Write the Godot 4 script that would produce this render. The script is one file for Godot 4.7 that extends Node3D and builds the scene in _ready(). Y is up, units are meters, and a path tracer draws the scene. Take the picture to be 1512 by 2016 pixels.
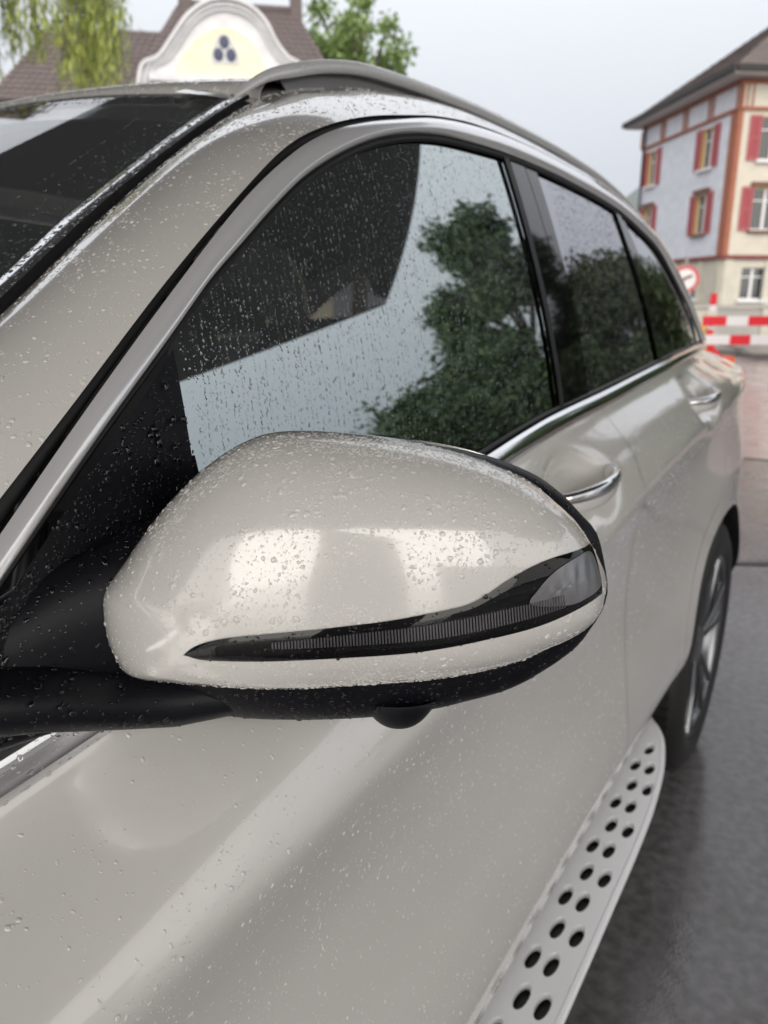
extends Node3D
# x: outward from the car's centre line to its left side, y: up, -z: towards the car's rear. s = -z is the distance behind the front axle.

var names := {}
var rng := RandomNumberGenerator.new()
var M := {}

# ---------------------------------------------------------------- helpers
func numbered(n: String) -> String:
	if not names.has(n):
		names[n] = 0
		return n
	names[n] += 1
	return "%s_%03d" % [n, names[n]]

func thing(called: String, label: String, category: String, at := Vector3.ZERO, turn := 0.0, group := "") -> Node3D:
	var o := Node3D.new()
	o.name = numbered(called)
	add_child(o)
	o.position = at
	o.rotation.y = turn
	tag(o, label, category, group)
	return o

func tag(o: Node, label: String, category := "", group := "") -> void:
	if label: o.set_meta("label", label)
	if category: o.set_meta("category", category)
	if group: o.set_meta("group", group)

func obj(called: String, mesh: Mesh, mat: Material, parent: Node = null) -> MeshInstance3D:
	var o := MeshInstance3D.new()
	o.mesh = mesh
	o.material_override = mat
	if parent:
		o.name = called
		parent.add_child(o, true)
	else:
		o.name = numbered(called)
		add_child(o, true)
	return o

func lin(r: float, g: float, b: float) -> Color:
	return Color(r, g, b).linear_to_srgb()

func mat(c: Color, rough := 0.5, metal := 0.0, spec := 0.5) -> StandardMaterial3D:
	var m := StandardMaterial3D.new()
	m.albedo_color = c
	m.roughness = rough
	m.metallic = metal
	m.metallic_specular = spec
	return m

func noise_tex(freq: float, c0: Color, c1: Color, size := 512, seed_ := 1, oct := 4, normal := false, bump := 4.0) -> NoiseTexture2D:
	var n := FastNoiseLite.new()
	n.noise_type = FastNoiseLite.TYPE_SIMPLEX_SMOOTH
	n.frequency = freq
	n.fractal_octaves = oct
	n.seed = seed_
	var t := NoiseTexture2D.new()
	t.width = size
	t.height = size
	t.seamless = true
	t.noise = n
	if normal:
		t.as_normal_map = true
		t.bump_strength = bump
	else:
		var g := Gradient.new()
		g.set_color(0, c0)
		g.set_color(1, c1)
		t.color_ramp = g
	return t

func triplanar(m: StandardMaterial3D, scale: float) -> void:
	m.uv1_triplanar = true
	m.uv1_world_triplanar = true
	m.uv1_scale = Vector3.ONE * scale

# a cubic through (ts, vs) held in one flat list: t0, v0, t1, v1 ...; stride and slot pick the column
func sp(f: Array, t: float, stride := 2, slot := 1) -> float:
	var n := f.size() / stride
	var i := 0
	while i < n - 2 and f[(i + 1) * stride] < t:
		i += 1
	var t0: float = f[i * stride]
	var t1: float = f[(i + 1) * stride]
	var v0: float = f[i * stride + slot]
	var v1: float = f[(i + 1) * stride + slot]
	var h := t1 - t0
	var m0 := (v1 - v0) / h
	var m1 := m0
	if i > 0:
		m0 = (v1 - f[(i - 1) * stride + slot]) / (t1 - f[(i - 1) * stride])
	if i < n - 2:
		m1 = (f[(i + 2) * stride + slot] - v0) / (f[(i + 2) * stride] - t0)
	var u := clampf((t - t0) / h, -0.5, 1.5)
	return (2 * u * u * u - 3 * u * u + 1) * v0 + (u * u * u - 2 * u * u + u) * h * m0 + (3 * u * u - 2 * u * u * u) * v1 + (u * u * u - u * u) * h * m1

# a smooth sheet: fn(u, v) gives points, u and v from 0 to 1; out tells the visible side
func grid(fn: Callable, nu: int, nv: int, out: Vector3) -> ArrayMesh:
	var P := PackedVector3Array()
	for j in nv + 1:
		for i in nu + 1:
			P.append(fn.call(float(i) / nu, float(j) / nv))
	return sheet(P, nu, nv, out)

func sheet(P: PackedVector3Array, nu: int, nv: int, out: Vector3, wrap := false) -> ArrayMesh:
	var N := PackedVector3Array()
	var I := PackedInt32Array()
	var total := Vector3.ZERO
	var w := nu + 1
	for j in nv + 1:
		for i in nu + 1:
			var i0 := maxi(i - 1, 0)
			var i1 := mini(i + 1, nu)
			if wrap and (i == 0 or i == nu):
				i0 = nu - 1
				i1 = 1
			var du := P[j * w + i1] - P[j * w + i0]
			var dv := P[mini(j + 1, nv) * w + i] - P[maxi(j - 1, 0) * w + i]
			var c := du.cross(dv)
			if c.length_squared() < 1e-20:
				var jj := clampi(j, 1, nv - 1)
				c = (P[jj * w + i1] - P[jj * w + i0]).cross(P[(jj + 1) * w + i] - P[(jj - 1) * w + i])
			c = c.normalized()
			N.append(c)
			total += c
	var flip := total.dot(out) < 0.0
	if flip:
		for k in N.size():
			N[k] = -N[k]
	for j in nv:
		for i in nu:
			var a := j * w + i
			if flip:
				I.append_array([a, a + 1, a + w, a + 1, a + w + 1, a + w])
			else:
				I.append_array([a, a + w, a + 1, a + 1, a + w, a + w + 1])
	return arrays(P, N, I)

func arrays(P: PackedVector3Array, N: PackedVector3Array, I: PackedInt32Array) -> ArrayMesh:
	var a := []
	a.resize(Mesh.ARRAY_MAX)
	a[Mesh.ARRAY_VERTEX] = P
	a[Mesh.ARRAY_NORMAL] = N
	a[Mesh.ARRAY_INDEX] = I
	var m := ArrayMesh.new()
	m.add_surface_from_arrays(Mesh.PRIMITIVE_TRIANGLES, a)
	return m

# a closed tube through points, each with two radii (across side, across up)
func tube(pts: Array, ra: Array, rb: Array, side: Vector3, seg := 20, caps := true) -> ArrayMesh:
	var P := PackedVector3Array()
	var n := pts.size()
	for j in n:
		var t: Vector3 = (pts[mini(j + 1, n - 1)] - pts[maxi(j - 1, 0)]).normalized()
		var up := side.cross(t).normalized()
		var sd := t.cross(up).normalized()
		for i in seg + 1:
			var an := TAU * i / seg
			P.append(pts[j] + sd * cos(an) * ra[j] + up * sin(an) * rb[j])
	var first: Vector3 = pts[0]
	var m := sheet(P, seg, n - 1, Vector3.ZERO, true)
	# orientation: compare a normal with the way out
	var arr := m.surface_get_arrays(0)
	var k := (n / 2) * (seg + 1) + seg / 4
	if (arr[Mesh.ARRAY_NORMAL][k] as Vector3).dot(P[k] - pts[n / 2]) < 0.0:
		var NN: PackedVector3Array = arr[Mesh.ARRAY_NORMAL]
		var II: PackedInt32Array = arr[Mesh.ARRAY_INDEX]
		for q in NN.size(): NN[q] = -NN[q]
		for q in II.size() / 3:
			var x := II[q * 3 + 1]
			II[q * 3 + 1] = II[q * 3 + 2]
			II[q * 3 + 2] = x
		m = arrays(P, NN, II)
	return m

func box_to(st: SurfaceTool, c: Vector3, size: Vector3, b := Basis()) -> void:
	var x := b.x * size.x * 0.5
	var y := b.y * size.y * 0.5
	var z := b.z * size.z * 0.5
	for f in [[x, y, z], [-x, z, y], [y, z, x], [-y, x, z], [z, x, y], [-z, y, x]]:
		var n: Vector3 = f[0]
		quad(st, c + n - f[1] - f[2], c + n + f[1] - f[2], c + n + f[1] + f[2], c + n - f[1] + f[2], n)

func quad(st: SurfaceTool, a: Vector3, b: Vector3, c: Vector3, d: Vector3, out: Vector3) -> void:
	var n := (b - a).cross(c - a).normalized()
	var list := [a, b, c, a, c, d]
	if n.dot(out) > 0.0:
		list = [a, c, b, a, d, c]
	else:
		n = -n
	for p in list:
		st.set_normal(n)
		st.add_vertex(p)

func begin() -> SurfaceTool:
	var st := SurfaceTool.new()
	st.begin(Mesh.PRIMITIVE_TRIANGLES)
	return st

func boxmesh(c: Vector3, size: Vector3) -> ArrayMesh:
	var st := begin()
	box_to(st, c, size)
	return st.commit()

# a polygon in the x-y plane, extruded from z0 to z1 (z1 is the visible front)
func prism(poly: PackedVector2Array, z0: float, z1: float) -> ArrayMesh:
	var st := begin()
	var tri := Geometry2D.triangulate_polygon(poly)
	for z in [z0, z1]:
		var n := Vector3(0, 0, signf(z - (z0 + z1) * 0.5))
		for k in tri.size() / 3:
			var a := poly[tri[k * 3]]
			var b := poly[tri[k * 3 + 1]]
			var c := poly[tri[k * 3 + 2]]
			if ((b - a).cross(c - a) > 0.0) == (n.z > 0.0):
				var q := b
				b = c
				c = q
			for p in [a, b, c]:
				st.set_normal(n)
				st.add_vertex(Vector3(p.x, p.y, z))
	var ccw := not Geometry2D.is_polygon_clockwise(poly)
	for k in poly.size():
		var a := poly[k]
		var b := poly[(k + 1) % poly.size()]
		var o := (b - a).orthogonal() * (1.0 if ccw else -1.0)
		var out := Vector3(o.x, o.y, 0)
		if ccw == false: out = Vector3(-(b - a).orthogonal().x, -(b - a).orthogonal().y, 0)
		quad(st, Vector3(a.x, a.y, z0), Vector3(b.x, b.y, z0), Vector3(b.x, b.y, z1), Vector3(a.x, a.y, z1), Vector3((b - a).y, -(b - a).x, 0) * (1.0 if poly_area(poly) > 0.0 else -1.0))
	return st.commit()

func poly_area(p: PackedVector2Array) -> float:
	var s := 0.0
	for k in p.size():
		s += p[k].cross(p[(k + 1) % p.size()])
	return s

func crom(ctrl: Array, m := 10, closed := true) -> PackedVector2Array:
	var out := PackedVector2Array()
	var n := ctrl.size() / 2
	for i in (n if closed else n - 1):
		var p := []
		for k in [-1, 0, 1, 2]:
			var q: int = (i + k + n) % n if closed else clampi(i + k, 0, n - 1)
			p.append(Vector2(ctrl[q * 2], ctrl[q * 2 + 1]))
		for k in m:
			var t := float(k) / m
			out.append(0.5 * (2 * p[1] + (p[2] - p[0]) * t + (2 * p[0] - 5 * p[1] + 4 * p[2] - p[3]) * t * t + (3 * p[1] - p[0] - 3 * p[2] + p[3]) * t * t * t))
	if not closed:
		out.append(Vector2(ctrl[n * 2 - 2], ctrl[n * 2 - 1]))
	return out

# ---------------------------------------------------------------- the car's surfaces
const WB := [0.4, 0.785, 0.8, 0.808, 1.2, 0.824, 1.6, 0.832, 2.0, 0.832, 2.4, 0.823, 2.8, 0.8, 3.2, 0.762, 3.6, 0.705]
const LO := [0.6, 0.985, 0.7, 1.072, 0.8, 1.154, 0.9, 1.232, 1.0, 1.308, 1.1, 1.376, 1.18, 1.424, 1.25, 1.452, 1.33, 1.474, 1.42, 1.491, 1.5, 1.5035, 1.6, 1.512, 1.734, 1.513, 1.91, 1.507, 2.119, 1.492, 2.317, 1.469, 2.517, 1.429, 2.691, 1.357, 2.864, 1.262, 3.1, 1.147]
const CO := [0.6, 0.963, 0.7, 1.052, 0.8, 1.138, 0.9, 1.223, 1.0, 1.301, 1.1, 1.372, 1.183, 1.419, 1.247, 1.446, 1.316, 1.466, 1.385, 1.481, 1.485, 1.499, 1.6, 1.509, 1.734, 1.511, 1.91, 1.505, 2.119, 1.49, 2.317, 1.467, 2.517, 1.427, 2.691, 1.355, 2.864, 1.26, 3.1, 1.145]
const CI := [0.6, 0.943, 0.7, 1.03, 0.8, 1.117, 0.9, 1.201, 0.99, 1.27, 1.035, 1.304, 1.079, 1.332, 1.135, 1.367, 1.187, 1.396, 1.257, 1.426, 1.33, 1.45, 1.411, 1.468, 1.49, 1.478, 1.58, 1.482, 1.682, 1.484, 1.815, 1.481, 1.933, 1.475, 2.071, 1.466, 2.213, 1.452, 2.361, 1.426, 2.511, 1.392, 2.663, 1.323, 2.825, 1.247, 2.993, 1.159]
const UP := [0.48, 1.02, 0.8, 0.62, 1.1, 0.765, 0.79, 1.2, 0.712, 0.936, 1.283, 0.666, 1.016, 1.33, 0.638, 1.072, 1.362, 0.618, 1.137, 1.399, 0.599, 1.2, 1.434, 0.583, 1.265, 1.47, 0.573, 1.31, 1.494, 0.568, 1.358, 1.517, 0.566, 1.41, 1.533, 0.574, 1.46, 1.544, 0.585, 1.561, 1.556, 0.6, 1.674, 1.563, 0.61, 1.833, 1.562, 0.615, 2.039, 1.553, 0.62, 2.232, 1.547, 0.62, 2.486, 1.527, 0.622, 2.79, 1.475, 0.635, 2.922, 1.41, 0.66, 3.026, 1.325, 0.69, 3.086, 1.246, 0.72, 3.172, 1.139, 0.75]
const BT := [0.6, 1.032, 0.8, 1.055, 1.0, 1.077, 1.2, 1.096, 1.41, 1.112, 1.53, 1.124, 1.65, 1.133, 1.9, 1.142, 2.143, 1.151, 2.469, 1.16, 3.0, 1.161, 3.3, 1.15]
const CR := [0.3, 0.915, 0.8, 0.926, 1.0, 0.932, 1.3, 0.944, 1.6, 0.957, 1.9, 0.983, 2.3, 1.013, 2.8, 1.035, 3.4, 1.03]
const WHEEL := Vector2(2.73, 0.355)

func gx(y: float, s: float) -> float:
	return sp(WB, s) - 0.15 * (y - 1.1) - 0.33 * (y - 1.1) * absf(y - 1.1)

func pt(x: float, y: float, s: float) -> Vector3:
	return Vector3(x, y, -s)

func G(y: float, s: float, off := 0.0) -> Vector3:
	return pt(gx(y, s) + off, y, s)

func bb(s: float) -> float:
	return sp(BT, s) - lerpf(0.034, 0.022, clampf((s - 0.8) / 2.0, 0, 1))

func side(y: float, s: float) -> Vector3:
	var yb := bb(s)
	var yc := sp(CR, s)
	var g := gx(yb, s)
	var k := lerpf(0.0, 1.0, clampf((s - 0.2) / 0.5, 0, 1))
	var f := [0.34, 0.82, 0.38, 0.862, 0.42, 0.898, 0.47, 0.922, 0.52, 0.926, 0.6, 0.918, 0.7, 0.905, 0.8, 0.899, yc - 0.07, 0.904, yc - 0.022, 0.913, yc, 0.9165, yc + 0.014, 0.912, lerpf(yc, yb, 0.55), lerpf(0.912, g + 0.012, 0.5) + 0.006, yb - 0.014, g + 0.013, yb - 0.004, g + 0.004, yb + 0.012, g + 0.001]
	var dy := lerpf(0.005, 0.022, smoothstep(1.9, 2.7, s))
	var x := 0.4 * sp(f, y) + 0.2 * (sp(f, y - dy) + sp(f, minf(y + dy, yb + 0.012))) + 0.1 * (sp(f, y - 2.0 * dy) + sp(f, minf(y + 2.0 * dy, yb + 0.012)))
	var rear := maxf(0.0, s - 2.6)
	x -= 0.09 * rear * rear
	x += 0.04 * exp(-pow(s - 2.85, 2) / 0.2) * smoothstep(1.03, 0.82, y)
	for h in [[1.64, 1.028], [2.47, 1.062]]:   # the hollows behind the door handles
		var q := pow((s - h[0]) / 0.085, 2) + pow((y - h[1]) / 0.04, 2)
		if q < 4.0: x -= 0.036 * exp(-q * q * 0.6)
	return pt(x, y, s)

func arch_y(s: float) -> float:
	var r := 0.4
	var d := absf(s - WHEEL.x)
	return 0.37 if d >= r else maxf(0.37, WHEEL.y + sqrt(r * r - d * d))

# a piece of the windows' surface between the sill curve and a top curve, with leaning ends
func pane(top: Array, sl0: float, sl1: float, sr0: float, sr1: float, off: float, lift0 := 0.0, lift1 := 0.0, nu := 60, nv := 20) -> ArrayMesh:
	return grid(func(u: float, v: float) -> Vector3:
		var s := lerpf(lerpf(sl0, sl1, v), lerpf(sr0, sr1, v), u)
		var y0 := sp(BT, s) + lift0
		var y1 := maxf(sp(top, s) + lift1, y0 + 0.001)
		return G(lerpf(y0, y1, v), s, off), nu, nv, Vector3.RIGHT)

# a strip between two height curves, domed outwards
func strip(lo: Callable, hi: Callable, s0: float, s1: float, off: float, dome: float, n := 120, k := 8) -> ArrayMesh:
	return grid(func(u: float, v: float) -> Vector3:
		var s := lerpf(s0, s1, u)
		var y0: float = lo.call(s)
		var y1: float = hi.call(s)
		var e := 1.0 - pow(absf(2.0 * v - 1.0), 3.0)
		return G(lerpf(y0, y1, v), s, off + dome * e), n, k, Vector3.RIGHT)

# ---------------------------------------------------------------- rain
var dropmesh: Array = []

func make_drops() -> void:
	for kind in 3:
		var P := PackedVector3Array()
		var seg := 12
		var rings := 5
		for j in rings + 1:
			var a := 0.5 * PI * j / rings
			for i in seg + 1:
				var an := TAU * i / seg
				var r := cos(a) if j < rings else 0.0
				var wob := 1.0
				if kind == 1: wob = 1.0 + 0.28 * cos(2 * an + 0.4) + 0.12 * cos(3 * an)
				if kind == 2: wob = 1.0 + 0.16 * cos(an) + 0.2 * cos(3 * an + 1.0)
				P.append(Vector3(cos(an) * r * wob, pow(sin(a), 0.8) * 0.55, sin(an) * r * wob))
		dropmesh.append(sheet(P, seg, rings, Vector3.UP, true))

func rain(parent: Node, fn: Callable, count: int, rmin: float, rmax: float, ref: Vector3, power := 0.55, sag := 0.0, keep := 0.0, runs := 0) -> void:
	var lists := [[], [], []]
	var e := 0.004
	var patchy := FastNoiseLite.new()
	patchy.frequency = 18.0
	patchy.seed = count
	for k in count:
		var u := rng.randf_range(0.004, 0.99)
		var v := rng.randf_range(0.004, 0.99)
		if runs > 0 and rng.randf() < 0.6:   # drops gather along the tracks of earlier ones
			u = clampf((int(u * runs) + 0.5 + 0.18 * sin(v * 9.0 + int(u * runs) * 1.7) + rng.randfn() * 0.07) / runs + 0.05 * (v - 0.5), 0.004, 0.99)
		var r := minf(rmin * pow(1.0 - rng.randf() * 0.999, -power), rmax) * rng.randf_range(0.8, 1.1)
		var p: Vector3 = fn.call(u, v)
		if keep > 0.0 and patchy.get_noise_3dv(p) < rng.randf_range(-0.5, 0.5) * (1.0 - keep): continue
		var n: Vector3 = (fn.call(u + e, v) - p).cross(fn.call(u, v + e) - p).normalized()
		if not n.is_finite() or n.length_squared() < 0.5: continue
		if n.dot(ref) < 0.0: n = -n
		var x := n.cross(Vector3.UP if absf(n.y) < 0.95 else Vector3.RIGHT).normalized()
		var b := Basis(x, n, x.cross(n)).orthonormalized()
		b = b * Basis(Vector3.UP, rng.randf() * TAU)
		var st := rng.randf_range(0.85, 1.2)
		b = b.scaled_local(Vector3(r * st, r * rng.randf_range(0.5, 0.95), r / st))
		if sag > 0.0:
			var down := (Vector3.DOWN - n * Vector3.DOWN.dot(n))
			b = Basis(b.x + down * down.dot(b.x) * sag, b.y, b.z + down * down.dot(b.z) * sag)
		var kind := 0
		if r > 0.0009: kind = [0, 0, 1, 2][rng.randi() % 4]
		lists[kind].append(Transform3D(b, p - n * r * 0.03))
	for kind in 3:
		if lists[kind].is_empty(): continue
		var mm := MultiMesh.new()
		mm.transform_format = MultiMesh.TRANSFORM_3D
		mm.mesh = dropmesh[kind]
		mm.instance_count = lists[kind].size()
		for k in lists[kind].size():
			mm.set_instance_transform(k, lists[kind][k])
		var o := MultiMeshInstance3D.new()
		o.multimesh = mm
		o.material_override = M.water
		if parent is MeshInstance3D:
			if parent.material_override in [M.paint, M.rail]: o.material_override = M.bead
			if parent.material_override in [M.plastic, M.gloss]: o.material_override = M.dark_bead
		o.name = "raindrops"
		o.set_meta("kind", "stuff")
		var holder := parent   # on the door mirror's pieces the rain belongs to the mirror itself
		if parent.get_parent().name == "side_mirror": holder = parent.get_parent()
		holder.add_child(o, true)

# ---------------------------------------------------------------- ground height
func ground_y(z: float) -> float:
	var d := maxf(0.0, -z - 3.5)
	return -0.014 * d * d / (d + 2.0) if d < 70.0 else -0.014 * 68.05

func _ready() -> void:
	rng.seed = 20240611
	# ---- camera
	var cam := Camera3D.new()
	cam.name = "camera"
	add_child(cam)
	var yaw := deg_to_rad(32.2)
	var pitch := atan((1008.0 - 575.0) / 1515.0)
	cam.transform = Transform3D(Basis.from_euler(Vector3(-pitch, yaw, 0)), Vector3(1.205, 1.3, -0.6))
	var at := CameraAttributesPhysical.new()
	at.frustum_focal_length = 12.0 / (1008.0 / 1515.0)
	at.frustum_focus_distance = 0.49
	at.frustum_near = 0.05
	at.frustum_far = 3000.0
	at.exposure_aperture = at.frustum_focal_length / 3.2
	cam.attributes = at
	cam.fov = rad_to_deg(2.0 * atan(1008.0 / 1515.0))
	cam.near = 0.05
	cam.far = 3000.0
	cam.current = true
	# ---- overcast sky and its soft light
	var we := WorldEnvironment.new()
	we.name = "world_environment"
	var env := Environment.new()
	env.background_mode = Environment.BG_SKY
	var sky := Sky.new()
	var sm := ProceduralSkyMaterial.new()
	sm.sky_top_color = lin(0.72, 0.735, 0.765)
	sm.sky_horizon_color = lin(0.243, 0.252, 0.272)
	sm.sky_curve = 0.6
	sm.sky_energy_multiplier = 1.0
	sm.ground_bottom_color = lin(0.08, 0.08, 0.08)
	sm.ground_horizon_color = lin(0.3, 0.31, 0.32)
	sm.sun_angle_max = 0.5
	sm.sky_cover = cloud_cover()
	sky.sky_material = sm
	env.sky = sky
	env.tonemap_mode = Environment.TONE_MAPPER_LINEAR
	env.tonemap_exposure = 2.55
	env.fog_enabled = true
	env.fog_density = 0.00025
	env.fog_light_color = Color(0.86, 0.9, 0.95)
	env.sdfgi_enabled = true
	env.ssao_enabled = true
	env.ssil_enabled = true
	we.environment = env
	add_child(we)
	var sun := DirectionalLight3D.new()
	sun.name = "overcast_sun"
	sun.light_energy = 0.5
	sun.light_color = Color(1.0, 0.98, 0.95)
	sun.light_angular_distance = 80.0
	sun.shadow_enabled = true
	sun.look_at_from_position(Vector3(0.66, 0.42, 0.82), Vector3.ZERO)
	add_child(sun)

	make_materials()
	make_drops()
	setting()
	canopy()
	apartment_house()
	garage()
	gable_house()
	street_furniture()
	greenery()
	car()

func cloud_cover() -> NoiseTexture2D:
	var t := noise_tex(0.006, Color(0, 0, 0, 0), Color(0.5, 0.52, 0.55, 0.12), 1024, 5, 4)
	return t

func make_materials() -> void:
	var paint := mat(lin(0.78, 0.762, 0.738), 0.17, 0.05, 0.62)
	paint.clearcoat_enabled = true
	paint.clearcoat = 1.0
	paint.clearcoat_roughness = 0.02
	M.paint = paint
	M.chrome = mat(lin(0.78, 0.78, 0.79), 0.09, 1.0)
	M.satin = mat(lin(0.92, 0.92, 0.95), 0.2, 0.45)
	M.satin.clearcoat_enabled = true
	M.satin.clearcoat_roughness = 0.02
	M.rail = mat(lin(0.82, 0.825, 0.84), 0.3, 0.3)
	M.board = mat(lin(0.86, 0.87, 0.90), 0.34, 0.1)
	M.gloss = mat(lin(0.005, 0.005, 0.006), 0.04, 0.0, 0.45)
	M.trim = mat(lin(0.010, 0.010, 0.012), 0.33, 0.0, 0.5)
	M.plastic = mat(lin(0.005, 0.005, 0.008), 0.42, 0.0, 0.34)
	M.rubber = mat(lin(0.009, 0.009, 0.010), 0.5)
	M.dark = mat(lin(0.006, 0.006, 0.007), 0.8)
	M.tyre = mat(lin(0.012, 0.012, 0.012), 0.55)
	M.alloy = mat(lin(0.22, 0.225, 0.24), 0.3, 1.0)
	M.cloth = mat(lin(0.02, 0.02, 0.022), 0.7)
	# coated side glass: reflects about a third of the light, lets some through
	var one := Image.create(4, 4, false, Image.FORMAT_RGBA8)
	one.fill(Color.WHITE)
	var white := ImageTexture.create_from_image(one)
	var g := mat(lin(0.48, 0.525, 0.52), 0.02, 1.0)
	g.albedo_texture = white
	g.albedo_color.a = 0.9
	g.transparency = BaseMaterial3D.TRANSPARENCY_ALPHA
	M.side_glass = g
	M.privacy = mat(lin(0.30, 0.30, 0.33), 0.02, 1.0)
	var ws := mat(lin(0.7, 0.8, 0.78), 0.0)
	ws.albedo_color.a = 0.06
	ws.transparency = BaseMaterial3D.TRANSPARENCY_ALPHA
	M.clear = ws
	var w := mat(Color(1, 1, 1, 0), 0.0)
	w.refraction_enabled = true
	w.refraction_scale = 0.033
	M.water = w
	# beads that lie on paint or black plastic show the colour under them, with a wet skin
	var bd := mat(lin(0.75, 0.733, 0.71), 0.3)
	bd.clearcoat_enabled = true
	bd.clearcoat = 1.0
	bd.clearcoat_roughness = 0.0
	M.bead = bd
	M.dark_bead = mat(lin(0.004, 0.004, 0.006), 0.02, 0.0, 0.5)
	# wet asphalt
	var a := mat(Color.WHITE, 0.5)
	a.albedo_texture = noise_tex(0.045, lin(0.075, 0.07, 0.072), lin(0.20, 0.186, 0.195), 1024, 3, 7)
	a.roughness = 1.0
	a.roughness_texture = noise_tex(0.008, Color(0.0, 0.0, 0.0), Color(0.36, 0.36, 0.36), 512, 9, 5)
	a.normal_enabled = true
	a.normal_texture = noise_tex(0.25, Color.BLACK, Color.WHITE, 1024, 4, 3, true, 4.0)
	a.normal_scale = 0.06
	triplanar(a, 0.55)
	M.asphalt = a
	var pv := mat(Color.WHITE, 0.35)
	pv.albedo_texture = noise_tex(0.05, lin(0.14, 0.13, 0.125), lin(0.2, 0.185, 0.18), 512, 6, 4)
	triplanar(pv, 0.4)
	M.pavement = pv
	var pk := mat(Color.WHITE, 0.2)  # far-road tone, with the mirrored house and sky put into the colour
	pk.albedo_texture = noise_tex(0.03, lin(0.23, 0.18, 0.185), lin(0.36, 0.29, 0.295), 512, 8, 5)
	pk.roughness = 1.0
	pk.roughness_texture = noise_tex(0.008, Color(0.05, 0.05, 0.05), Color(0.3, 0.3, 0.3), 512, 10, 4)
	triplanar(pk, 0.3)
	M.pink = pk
	M.white_wall = wall_mat(0.66, 0.69, 0.77, 11)
	M.cream_wall = wall_mat(0.60, 0.56, 0.48, 12)
	M.base_wall = wall_mat(0.58, 0.55, 0.47, 13)
	M.grey_wall = wall_mat(0.42, 0.40, 0.38, 14)
	M.yellow_wall = wall_mat(0.80, 0.75, 0.56, 15)
	M.moulding = wall_mat(0.68, 0.68, 0.70, 16)
	M.terracotta = wall_mat(0.34, 0.12, 0.07, 17)
	M.maroon = wall_mat(0.20, 0.055, 0.05, 18)
	M.shutter = mat(lin(0.40, 0.085, 0.10), 0.55)
	M.ochre = mat(lin(0.62, 0.38, 0.08), 0.6)
	M.brown = mat(lin(0.16, 0.075, 0.045), 0.6)
	M.soffit = mat(lin(0.5, 0.47, 0.45), 0.7)
	M.gutter = mat(lin(0.016, 0.012, 0.012), 0.6)
	M.frame = mat(lin(0.72, 0.72, 0.74), 0.4)
	M.window = mat(lin(0.02, 0.025, 0.025), 0.05, 0.0, 0.6)
	M.roof = wall_mat(0.16, 0.13, 0.125, 19)
	M.slate = wall_mat(0.13, 0.105, 0.105, 20)
	M.red = mat(lin(0.68, 0.03, 0.045), 0.4)
	M.white = mat(lin(0.75, 0.75, 0.77), 0.4)
	M.faded_red = mat(lin(0.55, 0.13, 0.13), 0.5)
	M.orange = mat(lin(0.75, 0.12, 0.04), 0.5)
	M.amber = mat(lin(0.75, 0.38, 0.02), 0.35)
	M.steel = mat(lin(0.35, 0.35, 0.36), 0.45, 0.8)
	M.bark = wall_mat(0.09, 0.07, 0.055, 21)
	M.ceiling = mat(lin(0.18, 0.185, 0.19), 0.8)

func wall_mat(r: float, g: float, b: float, sd: int) -> StandardMaterial3D:
	var m := mat(Color.WHITE, 0.8)
	m.albedo_texture = noise_tex(0.012, lin(r * 0.86, g * 0.86, b * 0.86), lin(minf(r * 1.1, 0.95), minf(g * 1.1, 0.95), minf(b * 1.1, 0.95)), 256, sd, 5)
	triplanar(m, 0.5)
	return m

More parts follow.
